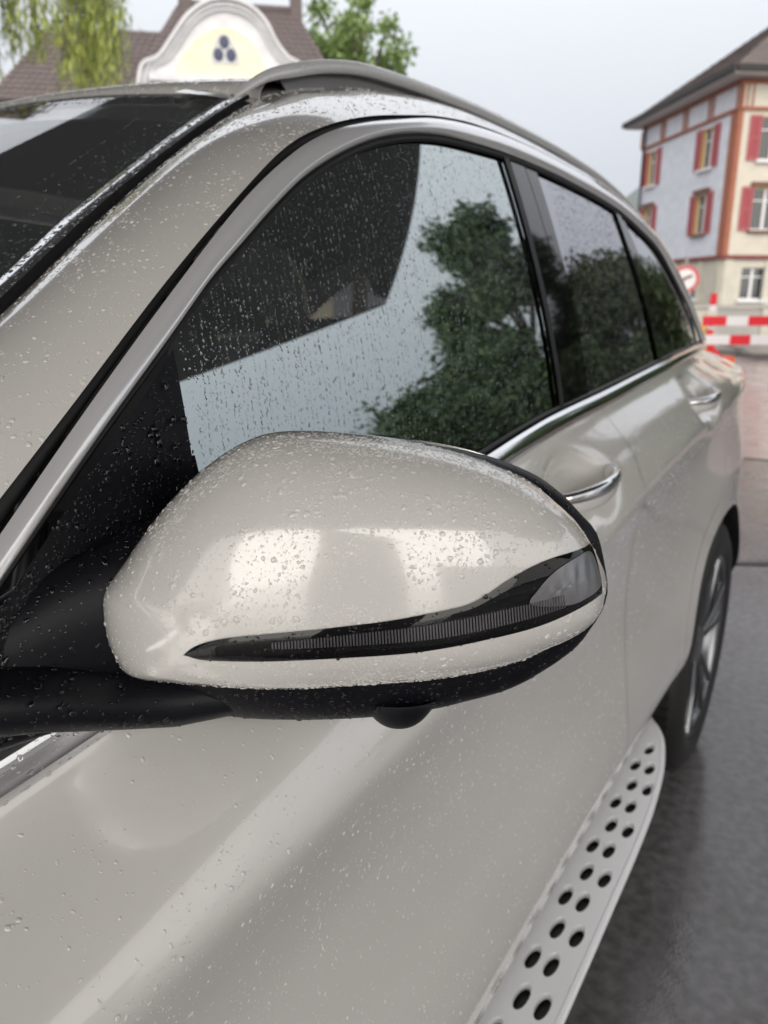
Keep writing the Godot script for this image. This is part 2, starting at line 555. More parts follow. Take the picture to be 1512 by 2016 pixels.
# ---------------------------------------------------------------- setting
func setting() -> void:
	var zs := [-2200.0, -300.0, -120.0, -75.0, -50.0, -40.0, -30.0, -24.0, -20.0, -16.0, -12.0, -9.0, -7.0, -5.5, -4.5, -3.5, -2.0, 0.0, 6.0, 20.0, 80.0, 400.0]
	var P := PackedVector3Array()
	for z in zs:
		for x in [-1900.0, -200.0, -60.0, -20.0, 0.0, 20.0, 60.0, 200.0, 1900.0]:
			P.append(Vector3(x, ground_y(z), z))
	obj("ground", sheet(P, 8, zs.size() - 1, Vector3.UP), M.asphalt).set_meta("kind", "structure")
	# the paved strip at the foot of the garden wall, one kerb step up
	var st := begin()
	for k in 14:
		var c := Vector3(-22.0 + k * 2.6, ground_y(-24.0) + 0.06, -24.2 + k * 0.2)
		box_to(st, c + Vector3(3, 0, 0), Vector3(2.59, 0.24, 3.6), Basis(Vector3.UP, deg_to_rad(25)))
	obj("pavement", st.commit(), M.pavement).set_meta("kind", "structure")
	# a tarred joint across the wet asphalt
	st = begin()
	for k in 26:
		var c := Vector3(0.4 + k * 0.139, 0.003 + ground_y(-4.5), -4.40 - k * 0.08 + rng.randf_range(-0.006, 0.006))
		c.y = 0.003 + ground_y(c.z)
		box_to(st, c, Vector3(0.21, 0.006, rng.randf_range(0.045, 0.06)), Basis(Vector3.UP, deg_to_rad(30.0)))
	obj("road_joint", st.commit(), M.rubber).set_meta("kind", "structure")
	# far wet road: a thin sheet whose colour imitates its pale pinkish reflections
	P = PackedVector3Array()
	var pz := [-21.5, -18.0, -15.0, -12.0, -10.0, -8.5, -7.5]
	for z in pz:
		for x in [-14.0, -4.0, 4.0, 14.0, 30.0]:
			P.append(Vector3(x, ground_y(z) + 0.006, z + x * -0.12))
	obj("road_reflection_tint", sheet(P, 4, pz.size() - 1, Vector3.UP), M.pink).set_meta("kind", "structure")
	# far ridge
	var ridge := grid(func(u: float, v: float) -> Vector3:
		var az := lerpf(-70.0, 60.0, u)
		var el := 6.3 + 0.65 * (az + 15.8) if az < -9.0 else lerpf(10.7, 1.6, smoothstep(-9.0, 6.0, az))
		el = maxf(el, 1.4 + 0.5 * sin(az * 0.2)) + 0.25 * sin(az * 1.7)
		var d := lerpf(1900.0, 1400.0, v)
		var a := deg_to_rad(az)
		return Vector3(1.2 + sin(a) * d, lerpf(1.3 + 1900.0 * tan(deg_to_rad(el)), -2.0, pow(v, 0.8)), -0.6 - cos(a) * d), 130, 8, Vector3(0, 1, 1))
	var hm := mat(Color.WHITE, 0.9)
	hm.albedo_texture = noise_tex(0.03, lin(0.05, 0.08, 0.05), lin(0.10, 0.13, 0.08), 256, 31, 4)
	triplanar(hm, 0.01)
	obj("hills", ridge, hm).set_meta("kind", "structure")

# the flat porch roof the car's nose stands under: it shows in the side window
func canopy() -> void:
	var t := thing("porch_canopy", "dark flat porch roof mirrored in the upper half of the front side window", "canopy")
	var poly := PackedVector2Array([Vector2(4.0, -6.5), Vector2(6.2, -5.35), Vector2(3.0, 2.4), Vector2(-4.5, 2.4), Vector2(-4.5, -1.2), Vector2(-1.86, -2.78), Vector2(0.5, -3.15)])
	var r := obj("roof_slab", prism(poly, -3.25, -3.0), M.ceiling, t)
	r.rotation.x = PI / 2
	# posts and the two walls either side of the opening ahead of the car
	obj("post", boxmesh(Vector3(2.9, 1.5, 2.05), Vector3(0.2, 3.0, 0.2)), M.grey_wall, t)
	obj("post", boxmesh(Vector3(-4.0, 1.5, -1.1), Vector3(0.2, 3.0, 0.2)), M.grey_wall, t)
	obj("wall", boxmesh(Vector3(3.65, 1.5, 2.3), Vector3(1.5, 3.0, 0.25)), M.grey_wall, t)
	obj("wall", boxmesh(Vector3(-2.3, 1.5, 2.3), Vector3(3.6, 3.0, 0.25)), M.grey_wall, t)

# a wall in the x-y plane of its node (front towards +z) with openings [x0, y0, x1, y1]
func wall_with(w: float, h: float, x0: float, y0: float, holes: Array, depth: float) -> ArrayMesh:
	var xs := [x0, x0 + w]
	var ys := [y0, y0 + h]
	for q in holes:
		xs.append_array([q[0], q[2]])
		ys.append_array([q[1], q[3]])
	xs.sort()
	ys.sort()
	var st := begin()
	for i in xs.size() - 1:
		for j in ys.size() - 1:
			if xs[i + 1] - xs[i] < 0.001 or ys[j + 1] - ys[j] < 0.001: continue
			var c := Vector2((xs[i] + xs[i + 1]) * 0.5, (ys[j] + ys[j + 1]) * 0.5)
			var hole := false
			for q in holes:
				if c.x > q[0] and c.x < q[2] and c.y > q[1] and c.y < q[3]: hole = true
			if not hole:
				box_to(st, Vector3(c.x, c.y, -depth * 0.5), Vector3(xs[i + 1] - xs[i], ys[j + 1] - ys[j], depth))
	return st.commit()

func house_window(wall: Node3D, house: Node3D, face: Transform3D, q: Array, shutters: bool, deco: bool, reveal: Material) -> void:
	var x0: float = q[0]
	var y0: float = q[1]
	var w: float = q[2] - q[0]
	var h: float = q[3] - q[1]
	var st := begin()
	var z := -0.16
	var c := Vector3(x0 + w * 0.5, y0 + h * 0.5, z)
	for sx in [-1, 1]:
		box_to(st, c + Vector3(sx * (w * 0.5 - 0.035), 0, 0), Vector3(0.07, h, 0.07))
		box_to(st, c + Vector3(0, sx * (h * 0.5 - 0.035), 0), Vector3(w - 0.14, 0.07, 0.068))
	box_to(st, c, Vector3(0.12, h - 0.14, 0.064))
	box_to(st, c + Vector3(0, h * 0.2, 0.002), Vector3(w - 0.14, 0.045, 0.05))
	var f := obj("window", st.commit(), M.frame, house)
	f.transform = face
	var pn := obj("pane", boxmesh(c + Vector3(0, 0, -0.02), Vector3(w - 0.1, h - 0.1, 0.02)), M.window, f)
	pn.name = "pane"
	st = begin()
	for sx in [-1, 1]:
		box_to(st, c + Vector3(sx * (w * 0.5 - 0.012), 0, 0.1), Vector3(0.03, h, 0.12))
	box_to(st, c + Vector3(0, h * 0.5 - 0.012, 0.1), Vector3(w - 0.06, 0.03, 0.12))
	obj("reveal", st.commit(), reveal, f)
	obj("sill", boxmesh(Vector3(c.x, y0 - 0.05, 0.03), Vector3(w + 0.2, 0.1, 0.26)), M.frame if not deco else M.brown, f)
	if deco:
		obj("lintel", boxmesh(Vector3(c.x, y0 + h + 0.12, 0.06), Vector3(w + 0.28, 0.14, 0.2)), M.brown, f)
	if shutters:
		for sx in [-1, 1]:
			var sh := begin()
			var sc := Vector3(c.x + sx * (w * 0.5 + 0.25), c.y, 0.045)
			for k in [-1, 1]:
				box_to(sh, sc + Vector3(k * 0.205, 0, 0), Vector3(0.07, h + 0.04, 0.05))
				box_to(sh, sc + Vector3(0, k * (h * 0.5 - 0.03), 0), Vector3(0.34, 0.1, 0.048))
			box_to(sh, sc, Vector3(0.34, 0.08, 0.046))
			for k in 9:
				box_to(sh, sc + Vector3(0, (k - 4) * (h - 0.2) / 9.0, 0), Vector3(0.34, (h - 0.2) / 10.5, 0.03), Basis(Vector3.RIGHT, 0.25))
			var s := obj("shutter", sh.commit(), M.shutter, house)
			s.transform = face

# overlapping tiles on a sloping quad a-b (eave) and d-c (ridge side)
func tiles(parent: Node, m: Material, a: Vector3, b: Vector3, c: Vector3, d: Vector3, across: float, along: float) -> void:
	var n := (b - a).cross(d - a).normalized()
	if n.y < 0: n = -n
	var rows := int((d - a).length() / along)
	var st := begin()
	for r in rows:
		var v0 := float(r) / rows
		var v1 := float(r + 1.25) / rows
		var p := a.lerp(d, v0)
		var q := b.lerp(c, v0)
		var count := maxi(1, int((q - p).length() / across))
		for k in count:
			var u0 := (k + 0.04) / count
			var u1 := (k + 0.96) / count
			var p0 := a.lerp(b, u0).lerp(d.lerp(c, u0), v0)
			var p1 := a.lerp(b, u1).lerp(d.lerp(c, u1), v0)
			var p2 := a.lerp(b, u1).lerp(d.lerp(c, u1), minf(v1, 1.0))
			var p3 := a.lerp(b, u0).lerp(d.lerp(c, u0), minf(v1, 1.0))
			var up := n * (0.045 + rng.randf_range(0, 0.012))
			quad(st, p0 + up, p1 + up, p2 + n * 0.008, p3 + n * 0.008, n)
			quad(st, p0, p1, p1 + up, p0 + up, (a - d))
			quad(st, p0, p0 + up, p3 + n * 0.008, p3, p0 - p1)
			quad(st, p1, p1 + up, p2 + n * 0.008, p2, p1 - p0)
	obj("roof_tiles", st.commit(), m, parent).set_meta("kind", "stuff")

func slab(a: Vector3, b: Vector3, c: Vector3, d: Vector3, thick: float) -> ArrayMesh:
	var st := begin()
	var n := (b - a).cross(d - a).normalized()
	if n.y < 0: n = -n
	var k := n * thick
	quad(st, a, b, c, d, n)
	quad(st, a - k, b - k, c - k, d - k, -n)
	var m := (a + b + c + d) * 0.25
	for e in [[a, b], [b, c], [c, d], [d, a]]:
		if (e[0] - e[1]).length() > 0.001:
			quad(st, e[0], e[1], e[1] - k, e[0] - k, (e[0] + e[1]) * 0.5 - m)
	return st.commit()

func apartment_house() -> void:
	var c := Vector3(1.205, 0, -0.6) + (Vector3(-3.076, 0, -26.245) - Vector3(1.205, 0, -0.6)) * 1.385
	var t := thing("apartment_house", "three-storey pale apartment house with pink shutters and terracotta corner band", "building", Vector3(c.x, 0, c.z), deg_to_rad(37.3))
	var base := ground_y(c.z) - 0.3
	var left := Transform3D(Basis(Vector3.UP, -PI / 2), Vector3.ZERO)
	var right := Transform3D()
	var L := 9.2
	var W := 11.0
	# left face: local x runs towards the corner, from -L to 0
	var lw := []
	for u in [2.35, 7.9]:
		for y in [[6.35, 7.95], [3.72, 5.35]]:
			lw.append([-u - 0.52, y[0], -u + 0.52, y[1]])
	var rw := []
	for u in [1.55, 4.9, 8.3]:
		for y in [[6.35, 7.95], [3.72, 5.35]]:
			rw.append([u - 0.6, y[0], u + 0.6, y[1]])
	var lg := []
	for u in [2.35, 7.9]: lg.append([-u - 0.52, 0.98, -u + 0.52, 2.3])
	var rg := []
	for u in [1.4, 4.9, 8.3]: rg.append([u - 0.55, 0.98, u + 0.55, 2.3])
	obj("wall", wall_with(L - 0.3, 6.5, -L, 2.7, lw, 0.3), M.white_wall, t).transform = left
	obj("wall", wall_with(W, 6.5, 0, 2.7, rw, 0.3), M.cream_wall, t)
	obj("wall", wall_with(L - 0.3, 2.7 - base, -L, base, lg, 0.28), M.base_wall, t).transform = left
	obj("wall", wall_with(W, 2.7 - base, 0, base, rg, 0.28), M.base_wall, t)
	obj("wall", boxmesh(Vector3(W * 0.5, 4.5, -L), Vector3(W, 9.4, 0.3)), M.white_wall, t)
	obj("wall", boxmesh(Vector3(W - 0.15, 4.5, -L * 0.5), Vector3(0.3, 9.4, L - 0.6)), M.cream_wall, t)
	for q in lw: house_window(null, t, left, q, true, q[1] < 5.0, M.ochre)
	for q in rw: house_window(null, t, right, q, true, q[1] < 5.0, M.ochre)
	for q in lg: house_window(null, t, left, q, false, false, M.frame)
	for q in rg: house_window(null, t, right, q, false, false, M.cream_wall)
	# terracotta corner, string courses, frieze
	var st := begin()
	box_to(st, Vector3(-0.03, 5.45, -0.25), Vector3(0.06, 5.5, 0.55))
	box_to(st, Vector3(0.045, 5.45, 0.028), Vector3(0.21, 5.5, 0.056))
	obj("corner_band", st.commit(), M.terracotta, t)
	st = begin()
	box_to(st, Vector3(-0.05, 2.68, -L * 0.5 + 0.05), Vector3(0.14, 0.16, L + 0.1))
	box_to(st, Vector3(W * 0.5 + 0.022, 2.68, 0.05), Vector3(W, 0.158, 0.14))
	obj("string_course", st.commit(), M.maroon, t)
	st = begin()
	box_to(st, Vector3(-0.05, 8.2, -L * 0.5 + 0.05), Vector3(0.12, 0.11, L + 0.12))
	box_to(st, Vector3(W * 0.5 + 0.012, 8.2, 0.05), Vector3(W, 0.108, 0.12))
	box_to(st, Vector3(-0.05, 9.14, -L * 0.5 + 0.05), Vector3(0.1, 0.12, L + 0.12))
	box_to(st, Vector3(W * 0.5 + 0.012, 9.14, 0.05), Vector3(W, 0.118, 0.1))
	for k in 5:
		for j in 3:
			box_to(st, Vector3(-0.02, 8.66, -k * L / 4.0 - 0.02 - j * 0.22 + 0.2), Vector3(0.06, 0.82, 0.05))
			box_to(st, Vector3(k * W / 4.0 + 0.03 + j * 0.22, 8.66, 0.02), Vector3(0.05, 0.82, 0.06))
	obj("frieze", st.commit(), M.terracotta, t)
	st = begin()
	for k in 7:
		box_to(st, Vector3(-0.03, 1.1, -k * L / 6.2 - 0.3), Vector3(0.08, 3.0, 0.34))
		box_to(st, Vector3(k * W / 6.2 + 0.25, 1.1, 0.03), Vector3(0.34, 3.0, 0.08))
	obj("pilasters", st.commit(), M.base_wall, t)
	# rainwater pipes
	for q in [Vector3(-0.12, 4.4, -L + 0.35), Vector3(W - 0.4, 4.4, 0.12)]:
		var pipe := obj("downpipe", cyl(0.055, 0.055, 9.6, 12), M.gutter, t)
		pipe.position = q
	# eaves and hipped roof
	var o := 0.8
	var e := 9.42
	st = begin()
	box_to(st, Vector3(W * 0.5, 9.3, -L * 0.5), Vector3(W + 2 * o - 0.1, 0.12, L + 2 * o - 0.1))
	obj("soffit", st.commit(), M.soffit, t)
	st = begin()
	box_to(st, Vector3(-o - 0.02, 9.42, -L * 0.5), Vector3(0.14, 0.22, L + 2 * o + 0.1))
	box_to(st, Vector3(W * 0.5, 9.42, o + 0.02), Vector3(W + 2 * o - 0.2, 0.218, 0.14))
	obj("gutter", st.commit(), M.gutter, t)
	var A := Vector3(-o, e, o)
	var B := Vector3(W + o, e, o)
	var C := Vector3(W + o, e, -L - o)
	var D := Vector3(-o, e, -L - o)
	var R0 := Vector3(5.2, e + 4.2, -4.85)
	var R1 := Vector3(6.0, e + 4.2, -4.85)
	var rf := obj("roof", slab(A, B, R1, R0, 0.06), M.roof, t)
	obj("roof_slope", slab(D, A, R0, R0 + Vector3(0.001, 0, 0), 0.06), M.roof, rf)
	obj("roof_slope", slab(C, D, R0, R1, 0.06), M.roof, rf)
	obj("roof_slope", slab(B, C, R1, R1 + Vector3(0.001, 0, 0), 0.06), M.roof, rf)
	tiles(t, M.roof, A, B, R1, R0, 0.3, 0.36)
	tiles(t, M.roof, D, A, R0, R0 + Vector3(0.001, 0, 0), 0.3, 0.36)

func hp(x: float, y: float) -> Vector2:
	return Vector2(x * 1.25, 1.3 + (y - 1.3) * 1.25)

func hpd(x: float, y: float, z: float) -> Vector3:
	var k := (30.0 - z) / 30.0
	var q := hp(x, y)
	return Vector3(q.x * k, 1.3 + (q.y - 1.3) * k, z)

func gable_house() -> void:
	var c := Vector3(1.205, 0, -0.6) + (Vector3(-15.069, 0, -18.24) - Vector3(1.205, 0, -0.6)) * 1.25
	var t := thing("gabled_villa", "pale yellow villa with a curved white gable and dark tiled roof", "building", Vector3(c.x, 0, c.z), deg_to_rad(42.69))
	var base := ground_y(c.z) - 0.3
	# walls
	obj("wall", boxmesh(Vector3(-0.2, (6.9 + base) * 0.5, -3.6), Vector3(7.6, 6.9 - base, 7.0)), M.yellow_wall, t)
	obj("wall", boxmesh(Vector3(-5.6, (6.6 + base) * 0.5, -4.6), Vector3(4.0, 6.6 - base, 6.2)), M.yellow_wall, t)
	# the curved gable: outline, yellow field, mouldings
	var outer := [-2.45, 6.2, -2.3, 6.75, -2.15, 7.2, -1.72, 7.42, -1.36, 7.85, -0.92, 8.4, -0.42, 8.75, 0.1, 8.87, 0.68, 8.77, 1.14, 8.42, 1.43, 7.92, 1.74, 7.55, 2.1, 7.35, 2.3, 6.75, 2.4, 6.2]
	var path := crom(outer, 6, false)
	var poly := PackedVector2Array()
	for q in path: poly.append(hp(q.x, q.y))
	obj("gable_wall", prism(poly, -0.6, -0.1), M.moulding, t)
	# moulding rolls along the outline
	for band in [[0.0, 0.12, 0.12], [0.16, 0.07, 0.06], [0.30, 0.05, 0.05]]:
		var ring := PackedVector2Array()
		var mid := hp(0.05, 6.9)
		var sc: float = 1.0 - band[0] / 2.3
		for q in path: ring.append(mid + (hp(q.x, q.y) - mid) * sc)
		var st := begin()
		for k in ring.size() - 1:
			var m2 := (ring[k] + ring[k + 1]) * 0.5
			var dir := (ring[k + 1] - ring[k])
			box_to(st, Vector3(m2.x, m2.y, -0.1 + band[2] * 0.5), Vector3(dir.length() + 0.02, band[1], band[2] + 0.14), Basis(Vector3.BACK, dir.angle()))
		obj("moulding", st.commit(), M.moulding, t)
	var inner := [-1.36, 6.98, -1.16, 7.36, -0.72, 7.85, -0.28, 8.1, 0.08, 8.17, 0.44, 8.1, 0.8, 7.82, 1.06, 7.36, 1.2, 6.98]
	var ip := PackedVector2Array()
	for q in crom(inner, 6, false): ip.append(hp(q.x, q.y))
	obj("gable_field", prism(ip, -0.12, -0.02), M.yellow_wall, t)
	# emblem: a pale shield with three rounded leaves
	var em := obj("emblem", prism(PackedVector2Array([hp(-0.33, 7.28), hp(0.4, 7.28), hp(0.42, 7.5), hp(0.3, 7.78), hp(0.16, 8.0), hp(-0.1, 8.0), hp(-0.24, 7.78), hp(-0.34, 7.5)]), -0.03, 0.0), mat(lin(0.55, 0.55, 0.56), 0.7), t)
	for q in [[0.03, 7.83], [-0.14, 7.52], [0.2, 7.52]]:
		var sm := SphereMesh.new()
		sm.radius = 0.17
		sm.height = 0.34
		sm.radial_segments = 16
		sm.rings = 8
		var leaf := obj("emblem_leaf", sm, mat(lin(0.07, 0.08, 0.13), 0.7), em)
		var h := hp(q[0], q[1])
		leaf.position = Vector3(h.x, h.y, 0.0)
		leaf.scale = Vector3(1.0, 1.25, 0.3)
	# cornice and the window below
	obj("cornice", boxmesh(Vector3(0.0, hp(0, 6.88).y, 0.02), Vector3(5.0, 0.2, 0.3)), M.moulding, t)
	var win := obj("window", boxmesh(Vector3(0.0, hp(0, 6.2).y, 0.0), Vector3(2.6, 1.3, 0.1)), M.frame, t)
	for k in 3: obj("pane", boxmesh(Vector3(-0.83 + k * 0.83, hp(0, 6.2).y, 0.03), Vector3(0.68, 1.1, 0.08)), M.window, win)
	# roofs
	var A := hpd(-2.9, 6.2, -0.3)
	var B := hpd(3.6, 6.2, -0.3)
	var R := hpd(2.02, 8.66, -4.2)
	var L := hpd(-1.12, 8.62, -4.2)
	L.y = R.y
	var main := obj("roof", slab(A, B, R, L, 0.1), M.slate, t)
	tiles(t, M.slate, A, B, R, L, 0.26, 0.3)
	var B2 := Vector3(B.x, A.y, -8.2)
	var A2 := Vector3(A.x, A.y, -8.2)
	var eps := Vector3(0, 0, -0.001)
	obj("roof_slope", slab(B, B2, R + eps, R, 0.1), M.slate, main)
	obj("roof_slope", slab(A2, A, L, L + eps, 0.1), M.slate, main)
	obj("roof_slope", slab(B2, A2, L, R, 0.1), M.slate, main)
	tiles(t, M.slate, A2, A, L, L + eps, 0.26, 0.3)
	# lower wing to the left
	var wa := hpd(-6.2, 6.2, -1.4)
	var wb := hpd(-1.6, 6.2, -1.4)
	var wr := hpd(-0.8, 8.02, -4.4)
	var wl := hpd(-4.4, 7.98, -4.4)
	wr.y = wl.y
	var wing := obj("wing_roof", slab(wa, wb, wr, wl, 0.1), M.slate, t)
	tiles(t, M.slate, wa, wb, wr, wl, 0.26, 0.3)
	obj("roof_slope", slab(Vector3(wa.x, wa.y, -7.4), wa, wl, wl + eps, 0.1), M.slate, wing)
	obj("roof_slope", slab(Vector3(wb.x, wa.y, -7.4), Vector3(wa.x, wa.y, -7.4), wl, wr, 0.1), M.slate, wing)
	# chimneys
	for q in [[-0.92, 0.44], [2.0, 0.44]]:
		var h := hpd(q[0], 8.6, -4.2)
		obj("chimney", boxmesh(Vector3(h.x, h.y + 0.25, -4.2), Vector3(q[1], 1.9, 0.5)), M.slate, main)
		obj("chimney_cap", boxmesh(Vector3(h.x, h.y + 1.24, -4.2), Vector3(q[1] + 0.14, 0.1, 0.62)), M.gutter, main)
	obj("ridge_cap", boxmesh(Vector3((L.x + R.x) * 0.5, R.y + 0.06, -4.2), Vector3(R.x - L.x, 0.16, 0.22)), M.slate, main)

# the low boarded building across the yard, mirrored in the wet front door
func garage() -> void:
	var t := thing("boarded_shed", "long low pale boarded shed mirrored in the wet front door below the belt trim", "shed", Vector3(13.0, -0.4, 0.5), -PI / 2)
	var pale := wall_mat(0.72, 0.70, 0.66, 41)
	var grey := wall_mat(0.42, 0.41, 0.39, 42)
	obj("wall", boxmesh(Vector3(0, 1.45, -1.6), Vector3(13.0, 2.9, 3.0)), grey, t)
	for k in 17:
		var sh := [pale, pale, grey][[0, 1, 0, 2, 0][k % 5]] as StandardMaterial3D
		obj("plank", boxmesh(Vector3(0, 0.16 + k * 0.162, -0.08 + 0.006 * (k % 2)), Vector3(13.0, 0.148, 0.05)), sh, t)
	obj("roof", slab(Vector3(-6.8, 2.95, 0.35), Vector3(6.8, 2.95, 0.35), Vector3(6.8, 3.3, -3.4), Vector3(-6.8, 3.3, -3.4), 0.12), M.gutter, t)

func cyl(r0: float, r1: float, h: float, seg := 20) -> CylinderMesh:
	var m := CylinderMesh.new()
	m.top_radius = r1
	m.bottom_radius = r0
	m.height = h
	m.radial_segments = seg
	return m

func street_furniture() -> void:
	var eye := Vector3(1.205, 1.3, -0.6)
	var k := 19.0 / 15.0
	var turn := deg_to_rad(32.2)
	# roadworks barrier: post on a foot, two striped boards, amber lamp
	var p := eye + (Vector3(-1.273, 1.3, -15.394) - eye) * k
	var gy := ground_y(p.z)
	var t := thing("roadworks_barrier", "red and white striped roadworks barrier with amber lamp at the pavement", "barrier", Vector3(p.x - 0.09, gy, p.z + 0.05), turn)
	obj("post", boxmesh(Vector3(0.0, 0.35, 0), Vector3(0.13, 0.55, 0.07)), M.orange, t)
	for q in [[0.62, 0.7, 0], [0.7, 0.84, 1], [0.84, 0.96, 0], [1.1, 1.22, 1], [1.22, 1.47, 0]]:
		var y0: float = q[0]
		var y1: float = q[1]
		obj("post_band", boxmesh(Vector3(0.01, (y0 + y1) * 0.5, 0.002), Vector3(0.125 + 0.02 * (1.2 - y0), y1 - y0, 0.075)), M.red if q[2] == 0 else M.white, t)
	var foot := obj("foot", boxmesh(Vector3(0.22, 0.06, 0.1), Vector3(0.62, 0.12, 0.3)), M.orange, t)
	obj("brace", boxmesh(Vector3(0, 0, 0), Vector3(0.1, 0.4, 0.06)), M.red, t).transform = Transform3D(Basis(Vector3.BACK, 0.7), Vector3(0.14, 0.2, 0.12))
	for row in 2:
		var y: float = [0.885, 0.475][row]
		var x: float = [-0.2, -0.11][row]
		var board := obj("board", boxmesh(Vector3(x + 1.65, y, 0.06), Vector3(3.3, 0.2 if row == 0 else 0.205, 0.035)), M.white, t)
		for j in 6:
			var x0: float = x + j * 1.0 + (0.0 if row == 0 else 0.55)
			if x0 > x + 3.1: continue
			var w: float = 0.52 if row == 0 else 0.46
			obj("red_stripe", boxmesh(Vector3(x0 + w * 0.5, y, 0.061), Vector3(w, (0.2 if row == 0 else 0.205) + 0.004, 0.04)), M.red, board)
	var lamp := SphereMesh.new()
	lamp.radius = 0.095
	lamp.height = 0.19
	var lm := obj("lamp", lamp, M.amber, t)
	lm.position = Vector3(-0.2, 0.69, 0.04)
	lm.scale = Vector3(1, 1.15, 0.6)
	obj("lamp_bracket", boxmesh(Vector3(-0.1, 0.69, 0.02), Vector3(0.2, 0.04, 0.03)), M.gutter, t)
	obj("far_post", boxmesh(Vector3(2.9, 0.62, 0), Vector3(0.13, 1.24, 0.07)), M.orange, t)
	# round prohibition sign
	var kk := 20.0 / 16.0
	var s := eye + (Vector3(-1.974, 1.3, -16.281) - eye) * kk
	var sg := thing("road_sign", "round white road sign with red ring and dark slanting mark", "road sign", Vector3(s.x, ground_y(s.z), s.z), deg_to_rad(22.0))
	var gy2 := ground_y(s.z)
	var cy: float = 1.3 + (1.53 - 1.3) * kk - gy2
	var cx: float = -0.05 * kk
	var pole := obj("pole", cyl(0.035, 0.035, 2.3), M.steel, sg)
	pole.position = Vector3(cx, 1.15, -0.06)
	var plate := obj("plate", cyl(0.315, 0.315, 0.02, 40), M.faded_red, sg)
	plate.transform = Transform3D(Basis(Vector3.RIGHT, PI / 2), Vector3(cx, cy, 0))
	var face := obj("white_disc", cyl(0.225, 0.225, 0.026, 40), M.white, sg)
	face.transform = Transform3D(Basis(Vector3.RIGHT, PI / 2), Vector3(cx, cy, 0))
	obj("mark", boxmesh(Vector3.ZERO, Vector3(0.26, 0.06, 0.034)), M.maroon, sg).transform = Transform3D(Basis(Vector3.BACK, 0.42), Vector3(cx + 0.02, cy + 0.03, 0))
	obj("mark", boxmesh(Vector3.ZERO, Vector3(0.07, 0.09, 0.035)), M.maroon, sg).transform = Transform3D(Basis(Vector3.BACK, 0.42), Vector3(cx - 0.06, cy - 0.02, 0))
	# low garden wall in front of the apartment house
	var w := eye + (Vector3(-1.907, 1.3, -20.356) - eye) * 1.25
	var gw := ground_y(w.z)
	var gwall := thing("garden_wall", "low grey garden wall with cap stones before the apartment house", "wall", Vector3(w.x, gw, w.z), turn)
	var h: float = 1.3 + (1.02 - 1.3) * 1.25 - gw
	for j in 9:
		var x := -3.6 + j * 1.6
		obj("wall_panel", boxmesh(Vector3(x + 0.75, (h - 0.12) * 0.5, 0), Vector3(1.58, h - 0.12, 0.22)), M.grey_wall if j % 3 == 2 else M.base_wall, gwall)
		obj("cap_stone", boxmesh(Vector3(x + 0.75, h - 0.055, 0), Vector3(1.585, 0.1, 0.32)), M.grey_wall, gwall)
		obj("pillar", boxmesh(Vector3(x - 0.04, h * 0.5 - 0.01, 0.0), Vector3(0.3, h + 0.02, 0.3)), M.base_wall, gwall)

# ---------------------------------------------------------------- plants
func leaf_mesh(l: float, w: float) -> ArrayMesh:
	var P := PackedVector3Array()
	for j in 3:
		for i in 2:
			var v := j / 2.0
			P.append(Vector3((i - 0.5) * w * (1.0 if j == 1 else 0.45), -v * l, 0.12 * l * v * v))
	return sheet(P, 1, 2, Vector3.BACK)

func leaf_mat(sd: int) -> StandardMaterial3D:
	var m := mat(Color.WHITE, 0.55)
	m.vertex_color_use_as_albedo = true
	m.backlight_enabled = true
	m.backlight = Color(0.35, 0.4, 0.2)
	return m

func foliage(parent: Node, called: String, xf: Array, l: float, w: float, c0: Color, c1: Color) -> void:
	var mm := MultiMesh.new()
	mm.transform_format = MultiMesh.TRANSFORM_3D
	mm.use_colors = true
	mm.mesh = leaf_mesh(l, w)
	mm.instance_count = xf.size()
	for k in xf.size():
		mm.set_instance_transform(k, xf[k])
		mm.set_instance_color(k, c0.lerp(c1, rng.randf()))
	var o := MultiMeshInstance3D.new()
	o.multimesh = mm
	o.material_override = M.leaf
	o.name = called
	o.set_meta("kind", "stuff")
	parent.add_child(o, true)

func rand_dir() -> Vector3:
	return Vector3(rng.randfn(), rng.randfn(), rng.randfn()).normalized()

func rand_turn(s: float) -> Basis:
	return Basis(rand_dir(), rng.randf() * TAU).scaled(Vector3.ONE * s)

